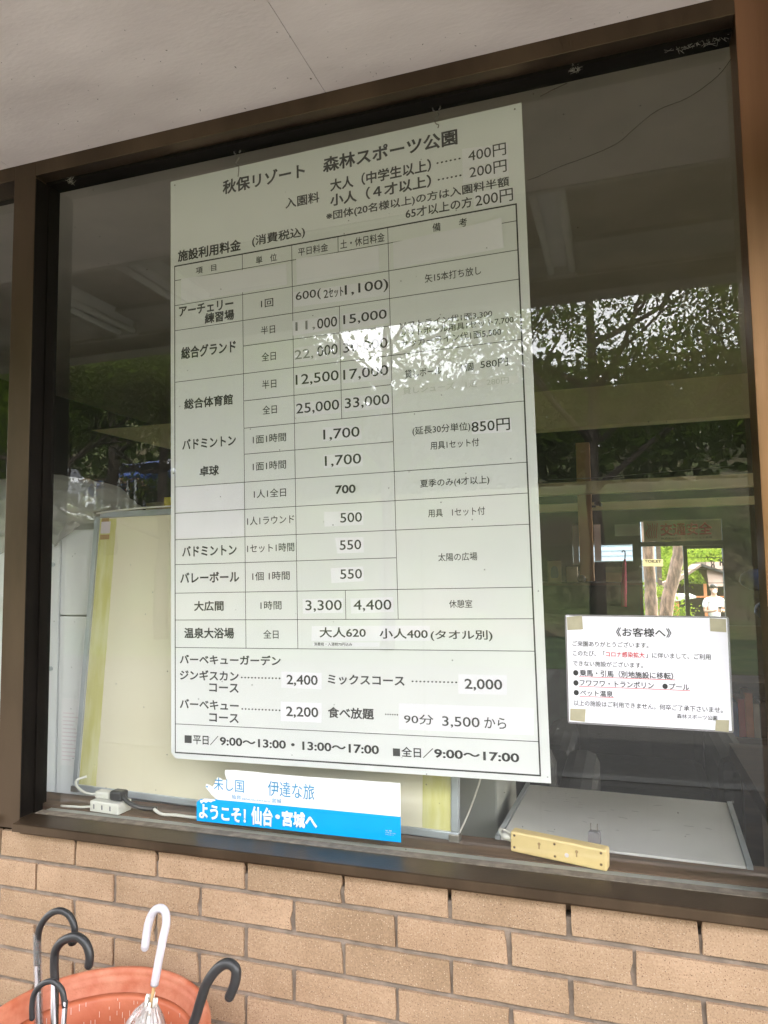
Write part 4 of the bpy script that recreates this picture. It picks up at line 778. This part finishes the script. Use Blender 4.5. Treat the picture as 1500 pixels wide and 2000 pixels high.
for k in range(8):
    a = 2*pi*k/8+.3; d = cos(a)*uu_ + sin(a)*ww_; q = top - ax*(.006 + .004*(k % 3))
    rb = obj('rib', tube([q + d*.010, s4*.62 + d*.026], .0009, 6), M_CHROME, t4)
    obj('rib_cap', tube([q + d*.0105 - ax*.006, q + d*.0095 + ax*.010], .0026, 8), M_PLASTICW, rb, smooth=True)
t5, s5 = umbrella('matt black curved handle umbrella leaning on the right rim of the pot', U5, .0092, M_SPUN, b5, .007, hl=0)
obj('canopy', tube([(0, 0, 0), s5*.4, s5*.75], [.012, .03, .016], 12), M_SPUN, t5, smooth=True)

# glass marks, cobwebs
tag(obj('cobweb_strand', tube(smoothpath([tuple(p) for p in crack], 4), .0006, 5), M_STRAND), 'long wavy cobweb strand running down from the top right corner of the glass', 'cobweb')
tag(obj('stray_twig', tube([tuple(p) for p in scr]+[], .0009, 5), M_DARKWOOD), 'tiny forked dry twig stuck high on the glass right of the board', 'twig')
def fluff(label, c, sx, sz, n=70):
    bm = bmesh.new()
    for k in range(n):
        p = Vector(c)+Vector((rng.gauss(0, sx), rng.uniform(0, .010), rng.gauss(0, sz))); d = Vector((rng.gauss(0, 1), rng.gauss(0, .3), rng.gauss(0, .7))).normalized()*rng.uniform(.003, .011)
        tube([p-d, p+Vector((0, 0, rng.uniform(-.002, .002))), p+d], .00035, 3, bm)
    tag(obj('cobweb', bm, M_WEB), label, 'cobweb')
fluff('white cobweb fluff under the head rail in the top right corner', (.185, -.022, 2.386), .030, .004, 110)
fluff('small grey cobweb tuft under the head rail, right of the board', (-.055, -.030, 2.386), .008, .004, 50)
fluff('small round cobweb tuft under the head rail near the left mullion', (-1.345, -.035, 2.386), .006, .004, 40)

# ================================================================== TREES AND LEAVES
def leaf_mesh(name, n, rad, size, seed, clusters=90, hollow=.35, mat='leaf_green', flat=1.):
    r = random.Random(seed); verts = []; faces = []
    cl = []
    for _ in range(clusters):
        while True:
            p = Vector((r.uniform(-1, 1), r.uniform(-1, 1), r.uniform(-1, 1)))
            if hollow < p.length < 1: break
        cl.append((p, r.uniform(.10, .26)))
    for k in range(n):
        c, s = cl[r.randrange(clusters)]
        p = c + Vector((r.gauss(0, s), r.gauss(0, s), r.gauss(0, s*.6)))*.7
        p = Vector((p.x*rad[0], p.y*rad[1], p.z*rad[2])); sz = size*r.uniform(.6, 1.3)
        q = Euler((r.uniform(-1.1, 1.1)*flat, r.uniform(-1.1, 1.1)*flat, r.uniform(0, 6.28))).to_matrix()
        a = q @ Vector((sz, 0, 0)); b = q @ Vector((0, sz*.42, 0)); i = len(verts)
        verts += [p-a, p-b*.9, p+a, p+b]; faces.append((i, i+1, i+2, i+3))
    me = bpy.data.meshes.new(name); me.from_pydata([tuple(v) for v in verts], [], faces); me.materials.append(MATS[mat]); return me
def trunk_mesh(h, r0, seed, limbs=7, fork=None, lean=(0, 0), mat=None, start=.38, spread=1.):
    r = random.Random(seed); bm = bmesh.new(); n = 9
    P = [Vector((lean[0]*h*k/n + r.uniform(-.02, .02)*h*.3, lean[1]*h*k/n + r.uniform(-.02, .02)*h*.3, h*k/n)) for k in range(n+1)]
    tube(P, [r0*(1-.72*k/n) for k in range(n+1)], 12, bm)
    def limb(p, d, L_, ra, depth):
        q = [p]; dd = d.copy()
        for k in range(5):
            dd = (dd + Vector((r.gauss(0, .16), r.gauss(0, .16), r.gauss(.05, .12)))).normalized(); q.append(q[-1] + dd*L_/5)
        tube(q, [ra*(1-.75*k/5) for k in range(6)], 7, bm)
        if depth:
            for k in range(3):
                i = r.randrange(2, 6); limb(q[i], (dd + Vector((r.gauss(0, .7), r.gauss(0, .7), r.gauss(.1, .4)))).normalized(), L_*.55, ra*.5, depth-1)
    for k in range(limbs):
        i = int(n*(start + (1-start)*k/limbs)); a = k*2.4 + r.uniform(-.4, .4)
        limb(P[i], Vector((cos(a), sin(a), r.uniform(.35, .9))).normalized(), h*.36*spread*r.uniform(.7, 1.1), r0*.42, 2)
    me = bpy.data.meshes.new('trunk'); bmesh.ops.recalc_face_normals(bm, faces=bm.faces); bm.to_mesh(me); bm.free()
    me.polygons.foreach_set('use_smooth', [True]*len(me.polygons)); me.materials.append(mat or M_BARK); return me
CA = leaf_mesh('crown', 15000, (3.6, 3.0, 2.4), .075, 1, 130, .25)
CB = leaf_mesh('crown', 20000, (3.2, 3.0, 3.0), .075, 2, 110, .2)
CD = leaf_mesh('crown', 12000, (3.0, 3.0, 3.4), .11, 4, 70, .2, 'leaf_dark')
CS = leaf_mesh('crown', 7000, (3.4, 2.8, 1.9), .07, 5, 80, .3)
CT = leaf_mesh('crown', 5200, (3.4, 2.8, 1.9), .07, 15, 44, .3)
CL = leaf_mesh('crown', 16000, (3.3, 3.0, 2.0), .075, 16, 70, .2)
CF = leaf_mesh('crown', 9000, (1.8, 1.6, 1.5), .06, 6, 60, .0, 'leaf_bright')
TA = trunk_mesh(8.2, .16, 3, 9, spread=1.15); TB = trunk_mesh(6.2, .15, 5, 7); TD = trunk_mesh(8, .2, 9, 6)
def tree(label, x, y, tm, cms, group=None, rz=0, sc=1., name='tree'):
    t = thing(name, label, 'tree', (x, y, ground_z(x, y)-.05), (0, 0, rz), group); t.scale = (sc, sc, sc)
    if tm: o = bpy.data.objects.new('trunk', tm); link(o, t)
    for cm, off in cms: o = bpy.data.objects.new('crown', cm); link(o, t); o.location = off
    return t
G = 'trees across the car park mirrored in the glass'
tree('tall thin-leaved tree with its dark trunk mirrored right of the price board, sky showing through', -.42, -12, TA, [(CA, (1.2, 0, 6.2)), (CS, (3.6, .3, 5.4))], G)
tree('thin-crowned tree mirrored at the right edge of the glass', 3.6, -14, TD, [(CS, (0, 0, 5.6))], G, 1.)
tree('small open forked tree mirrored across the middle of the price board against the sky', -3.75, -10, trunk_mesh(5.6, .13, 21, 6, start=.5, spread=1.2), [(CT, (.2, 0, 5.9))], G)
tree('bright green leafy tree mirrored beside the left mullion', -10.4, -9.6, TB, [(CL, (0, 0, 6.0))], G, .6)
tree('green tree mirrored at the left edge of the price board', -8.9, -11.0, TB, [(CL, (0, 0, 6.1))], G, 2.1)
tree('dark spreading tree behind the parked cars, mirrored left of the board', -13.6, -15.2, TD, [(CD, (0, 0, 7.6))], G, .3)
tree('dark tree mirrored in the narrow left pane', -17.5, -14.5, TD, [(CD, (0, 0, 6.2)), (CB, (1, 0, 4.8))], G, 1.3)
tree('dark bushy tree beside the benches on the bank, mirrored left of the board', -9.6, -16.0, TD, [(CD, (0, 0, 4.6))], G, 2.6, .8)
# wood on the far hillside: reads as one mass
def hill_wood(name, n, xr, yr, size, seed, mat):
    r = random.Random(seed); verts = []; faces = []; tops = []
    for _ in range(420): x = r.uniform(*xr); y = r.uniform(*yr); tops.append((x, y, ground_z(x, y) + r.uniform(1.5, 4.0), r.uniform(2.0, 3.6)))
    for k in range(n):
        x, y, z, s = tops[r.randrange(len(tops))]; d = Vector((r.gauss(0, 1), r.gauss(0, 1), r.gauss(0, 1))).normalized()*s*r.uniform(.65, 1)
        p = Vector((x, y, z)) + d; sz = size*r.uniform(.5, 1.3); q = Euler((r.uniform(-1.2, 1.2), r.uniform(-1.2, 1.2), r.uniform(0, 6.28))).to_matrix()
        a = q @ Vector((sz, 0, 0)); b = q @ Vector((0, sz*.7, 0)); i = len(verts); verts += [p-a, p-b, p+a, p+b]; faces.append((i, i+1, i+2, i+3))
    me = bpy.data.meshes.new(name); me.from_pydata([tuple(v) for v in verts], [], faces); me.materials.append(MATS[mat])
    o = bpy.data.objects.new(name, me); link(o); o['kind'] = 'stuff'; return o
hill_wood('hillside_wood', 70000, (-70, 45), (-70, -26), .32, 11, 'leaf_dark')
hill_wood('yard_wood', 40000, (-25, 30), (30, 50), .30, 12, 'leaf_green')
hedge = leaf_mesh('foliage', 26000, (5.2, 1.3, 1.6), .09, 8, 110, .0, 'leaf_green')
o = bpy.data.objects.new('hedge', hedge); link(o); o.location = (-10.0, -17.3, 3.4); tag(o, 'long rough hedge along the top of the bank, mirrored behind the benches', 'hedge')

# ------------------------------------------------------------------ parked cars on the upper terrace (mirrored)
M_CARBLUE = mk('car_blue', (.03, .10, .42), .25, .03, coat=.6); M_CARWHITE = mk('car_white', (.72, .73, .75), .3, .03, coat=.6); M_CARGLASS = mk('car_glass', (.02, .025, .03), .06, .1, spec=.8)
def car(label, x, y, rz, paint):
    z = ground_z(x, y); t = thing('parked_car', label, 'car', (x, y, z), (0, 0, rz), 'cars parked on the bank across the car park')
    side = [(-2.1, .32), (-2.15, .75), (-1.95, .92), (-1.2, 1.0), (-.75, 1.42), (.9, 1.46), (1.55, 1.02), (2.1, .92), (2.15, .5), (2.05, .32)]
    bm = bmesh.new(); rings = []
    for yy, k in ((-.84, .90), (-.80, 1.), (.80, 1.), (.84, .90)):
        rings.append([bm.verts.new((px*(.985 if k < 1 else 1), yy*(.80 if pz > 1.2 else 1), .32+(pz-.32)*(k if pz > 1.2 else 1))) for px, pz in side])
    n = len(side)
    for a, b in zip(rings, rings[1:]):
        for k in range(n): bm.faces.new((a[k], a[(k+1) % n], b[(k+1) % n], b[k]))
    bm.faces.new(rings[0]); bm.faces.new(rings[-1][::-1])
    obj('body', bm, paint, t, bevel=.03)
    for s in (-1, 1):
        obj('side_window', prism_y([(-1.02, 1.02), (-.68, 1.36), (.05, 1.38), (.05, 1.02)], s*.77-.01, s*.77+.012), M_CARGLASS, t); obj('side_window', prism_y([(.12, 1.02), (.12, 1.38), (.82, 1.38), (1.28, 1.02)], s*.77-.01, s*.77+.012), M_CARGLASS, t)
    for xx, rot in ((-1.0, .75), (1.25, -.85)): obj('windscreen', box(-.34, .34, -.62, .62, -.01, .015), M_CARGLASS, t, loc=(xx+(.03 if xx > 0 else -.02), 0, 1.235), rot=(0, -rot if xx < 0 else -rot, 0))
    for xx in (-1.35, 1.35):
        for s in (-1, 1):
            w_ = obj('wheel', tube([(xx, s*.68, .32), (xx, s*.86, .32)], .32, 20), M_BLACKP, t); obj('rim', tube([(xx, s*.865, .32), (xx, s*.87, .32)], .19, 16), M_ALU, w_)
    for s in (-1, 1): obj('headlight', box(-2.16, -2.06, s*.62-.14, s*.62+.14, .70, .82), M_WHITE, t)
    return t
car('white car half hidden by branches, mirrored just right of the left mullion', -19.4, -18.6, .12, M_CARWHITE)
car('blue car beside the white one, mirrored behind the tilted slatted seats', -14.9, -18.9, .1, M_CARBLUE)
car('white car parked in the row behind, mirrored above the slatted seats', -17.0, -22.6, .15, M_CARWHITE)
car('blue car mirrored in the narrow left pane', -21.5, -18.2, .2, M_CARBLUE)
# tilted slatted wooden seats on the bank
M_SLAT = mk('pale_slat', (.48, .30, .18), .7, .12, 10)
def seat(label, x, y):
    t = thing('slatted_seat', label, 'seat', (x, y, ground_z(x, y)), (0, 0, .35), 'slatted wooden seats on the bank')
    for k in range(6): obj('slat', box(-.22, .22, -.45+k*.155, -.33+k*.155, .42+.085*k, .445+.085*k), M_SLAT, t)
    for s in (-1, 1): obj('side_rail', prism_x([(-.48, .36), (-.48, .41), (.50, .90), (.50, .85)], s*.2-.02, s*.2+.02), M_DARKWOOD, t)
    for sx in (-1, 1):
        obj('leg', box(sx*.2-.025, sx*.2+.025, -.45, -.40, -.05, .37), M_ALU, t); obj('leg', box(sx*.2-.025, sx*.2+.025, .42, .47, -.05, .83), M_ALU, t)
    return t
for i, l_ in enumerate(['leftmost slatted wooden seat mirrored above the plastic bundle', 'second slatted wooden seat from the left, mirrored under the parked cars', 'third slatted wooden seat from the left, mirrored under the parked cars', 'rightmost slatted wooden seat, half shaded, mirrored under the blue car']):
    seat(l_, -15.3 + i*.62, -16.6 + i*.05)

# ================================================================== YARD BEHIND THE BUILDING
sid = thing('siding_house', 'pale blue-white house with horizontal siding seen through the back window', 'house', (-2.0, 14, -.9))
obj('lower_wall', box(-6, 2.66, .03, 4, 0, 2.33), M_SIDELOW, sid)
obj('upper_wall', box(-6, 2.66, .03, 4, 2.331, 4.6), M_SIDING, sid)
for k in range(20): obj('siding_board', prism_x([(.0, 2.34+k*.105), (.028, 2.34+k*.105), (.028, 2.442+k*.105), (.018, 2.442+k*.105)], -6, 2.66), M_SIDING, sid)
obj('corner_post', box(2.661, 2.75, -.0, .14, 0, 4.6), M_DARKWOOD, sid); obj('roof', prism_y([(-6.5, 4.6), (3.2, 4.6), (-1.6, 6.2)], -.4, 4.4), M_ROOFBR, sid)
def straight_trunk(label, pts, rads, name='tree_trunk'):
    bm = tube(smoothpath(pts, 4), [rads[0]+(rads[-1]-rads[0])*k/(4*(len(pts)-1)) for k in range(4*(len(pts)-1)+1)], 18)
    r = random.Random(len(label))
    for v in bm.verts: v.co += Vector((r.uniform(-1, 1), r.uniform(-1, 1), 0))*.006
    t = thing('pine_tree', label, 'tree', pts[0]); bmesh.ops.translate(bm, vec=-Vector(pts[0]), verts=bm.verts)
    obj('trunk', bm, M_PINEBARK, t, smooth=True); return t
a = straight_trunk('upright pine trunk under the wooden toilet sign, seen through the back window', [(.33, 8.1, -.7), (.325, 8.1, .8), (.32, 8.1, 1.33), (.30, 8.1, 4.5)], [.085, .06])
o = bpy.data.objects.new('crown', CF); link(o, a); o.location = (0, 0, 6.2)
a = straight_trunk('leaning thick pine trunk in full sun, seen through the middle of the back window', [(.38, 9, -.75), (.50, 9, .3), (.575, 9, .9), (.70, 9, 1.35), (.76, 9, 1.9), (.9, 9, 5)], [.098, .072])
o = bpy.data.objects.new('crown', CF); link(o, a); o.location = (.6, 0, 6.5)
tl_ = thing('toilet_sign', 'small pale wooden board lettered TOILET in front of the upright pine trunk', 'sign', (.243, 7.93, 1.421), (0, R(1.5), 0))
obj('sign_board', box(0, .235, 0, .02, -.088, 0), mk('pale_sign_wood', (.62, .52, .26), .7, .08), tl_); obj('lettering', text_mesh('TOILET', 20, 42, 195, 34, .03, -.002), M_DARKWOOD, tl_)
for i, (x, y, z, s_) in enumerate([(-.05, 11.4, .4, .6), (3.4, 13.5, -.2, .6), (-1.1, 11.8, -.2, .6), (1.6, 24.5, .2, 1.2), (2.6, 26, .6, 1.4), (.1, 21, 1.0, 1.2), (4.4, 24, .2, 1.2), (-.6, 18.5, .8, 1.0)]):
    o = bpy.data.objects.new('bush', CF); link(o); o.location = (x, y, z); o.scale = (s_, s_, s_); o.rotation_euler = (0, 0, i*1.3)
    tag(o, ['sunlit yellow-green bush directly behind the two pine trunks', 'low sunlit bush hidden right of the back window frame', 'bush in front of the siding house, left of the trunks', 'bush behind the left part of the pavilion roof', 'bush behind the pavilion ridge', 'tall bush left behind the leaning pine', 'bush at the far right behind the pavilion', 'high bush beside the siding house corner'][i], 'bush', 'bushes in the yard behind')
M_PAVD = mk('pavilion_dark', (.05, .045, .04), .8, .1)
pv = thing('pavilion', 'brown roofed open pavilion with orange posts seen through the right half of the back window', 'pavilion', (2.34, 19, ground_z(2, 19))); pv.scale = (1.17, 1, 1)
zb = .88
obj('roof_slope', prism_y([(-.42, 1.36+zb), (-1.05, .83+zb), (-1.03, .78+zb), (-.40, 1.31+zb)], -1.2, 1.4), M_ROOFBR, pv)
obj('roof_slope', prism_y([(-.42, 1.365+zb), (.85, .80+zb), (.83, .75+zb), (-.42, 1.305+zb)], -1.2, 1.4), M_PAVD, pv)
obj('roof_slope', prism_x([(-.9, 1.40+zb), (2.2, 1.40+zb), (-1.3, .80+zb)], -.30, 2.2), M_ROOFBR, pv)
for x in (-.95, -.35, .75): obj('post', box(x-.03, x+.03, -1.05, -.99, 0, .86+zb), M_ORANGE, pv)
obj('tie_beam', box(-1.0, .8, -1.04, -1.0, .52+zb, .56+zb), M_ORANGE, pv)
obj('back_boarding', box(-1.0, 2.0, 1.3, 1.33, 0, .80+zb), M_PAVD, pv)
pv2 = thing('shed', 'low grey roofed shed with orange posts left of the pavilion behind the leaning trunk', 'shed', (.95, 15, ground_z(1, 15)))
obj('roof', prism_y([(-.75, .50+zb), (-.2, .72+zb), (.45, .70+zb), (.45, .66+zb), (-.75, .46+zb)], -.6, .8), M_GREYBOX, pv2)
for x in (-.5, .1): obj('post', box(x-.03, x+.03, -.5, -.44, 0, .6+zb), M_ORANGE, pv2)
obj('roof', prism_y([(-.2, .90+zb), (.42, 1.15+zb), (.44, 1.08+zb), (-.1, .84+zb)], .9, 1.6), M_ROOFBR, pv2)

# person in the white shirt beyond the window
def skin_mesh(name, joints, edges, mat, parent, sub=2):
    me = bpy.data.meshes.new(name); me.from_pydata([j[:3] for j in joints], edges, []); o = bpy.data.objects.new(name, me); COL.objects.link(o)
    me.materials.append(mat)
    md = o.modifiers.new('skin', 'SKIN'); md.use_smooth_shade = True
    for i, j in enumerate(joints): me.skin_vertices[0].data[i].radius = (j[3], j[4] if len(j) > 4 else j[3])
    me.skin_vertices[0].data[0].use_root = True
    sb_ = o.modifiers.new('sub', 'SUBSURF'); sb_.levels = sub; sb_.render_levels = sub
    o.parent = parent; return o
pz = ground_z(2.01, 17)
pe = thing('person', 'person in white shirt and pale mask looking at a phone outside the back window', 'person', (2.01, 17, pz), (0, 0, .25))
J = [(0, 0, .94, .13, .10), (0, 0, 1.10, .125, .09), (0, 0, 1.30, .155, .10), (0, 0, 1.42, .10, .07), (0, -.01, 1.50, .045), (0, -.03, 1.60, .078, .09), (0, -.03, 1.70, .07, .085),
     (.18, 0, 1.38, .05), (.23, -.02, 1.12, .04), (.10, -.24, 1.14, .028), (.05, -.30, 1.17, .025), (-.18, 0, 1.38, .05), (-.23, -.02, 1.12, .04), (-.10, -.24, 1.14, .028), (-.05, -.30, 1.17, .025),
     (.09, 0, .86, .09), (.10, 0, .50, .06), (.10, .02, .10, .042), (.10, -.13, .04, .035), (-.09, 0, .86, .09), (-.10, 0, .50, .06), (-.10, .02, .10, .042), (-.10, -.13, .04, .035)]
E_ = [(0, 1), (1, 2), (2, 3), (3, 4), (4, 5), (5, 6), (3, 7), (7, 8), (8, 9), (9, 10), (3, 11), (11, 12), (12, 13), (13, 14), (0, 15), (15, 16), (16, 17), (17, 18), (0, 19), (19, 20), (20, 21), (21, 22)]
skin_mesh('body', J, E_, M_SKIN, pe)
skin_mesh('shirt', [(0, 0, .92, .15, .12), (0, 0, 1.10, .145, .11), (0, 0, 1.30, .175, .12), (0, 0, 1.41, .12, .085), (.19, 0, 1.37, .068), (.23, -.01, 1.20, .062), (-.19, 0, 1.37, .068), (-.23, -.01, 1.20, .062)], [(0, 1), (1, 2), (2, 3), (3, 4), (4, 5), (3, 6), (6, 7)], M_SHIRT, pe)
skin_mesh('trousers', [(0, 0, .92, .145, .115), (.09, 0, .84, .10), (.10, 0, .50, .075), (.10, .01, .10, .06), (-.09, 0, .84, .10), (-.10, 0, .50, .075), (-.10, .01, .10, .06)], [(0, 1), (1, 2), (2, 3), (0, 4), (4, 5), (5, 6)], M_TROUS, pe)
obj('hair', ball((0, -.012, 1.695), .088, 16, sc=(.95, 1.05, .80)), M_HAIR, pe, smooth=True)
obj('face_mask', ball((0, -.085, 1.585), .05, 12, sc=(1.1, .7, .85)), M_PLASTICW, pe, smooth=True)
for s in (-1, 1):
    obj('eye', ball((s*.03, -.108, 1.655), .009, 8), M_HAIR, pe); obj('ear', ball((s*.082, -.02, 1.64), .02, 8, sc=(.5, .8, 1.3)), M_SKIN, pe, smooth=True)
    for f in range(4): obj('finger', tube(smoothpath([(s*.045, -.305, 1.19-.02*f), (s*.030, -.335, 1.19-.02*f), (s*.010, -.335, 1.185-.02*f)], 3), .008, 6), M_SKIN, pe, smooth=True)
    obj('thumb', tube([(s*.05, -.30, 1.20), (s*.035, -.315, 1.225)], .009, 6), M_SKIN, pe, smooth=True)
tag(obj('phone', box(-.035, .035, -.335, -.326, 1.12, 1.25), M_BLACKP, None, loc=(2.01, 17, pz), rot=(0, 0, .25)), 'black phone held by the person in the white shirt', 'phone')

bpy.data.objects.remove(_to)
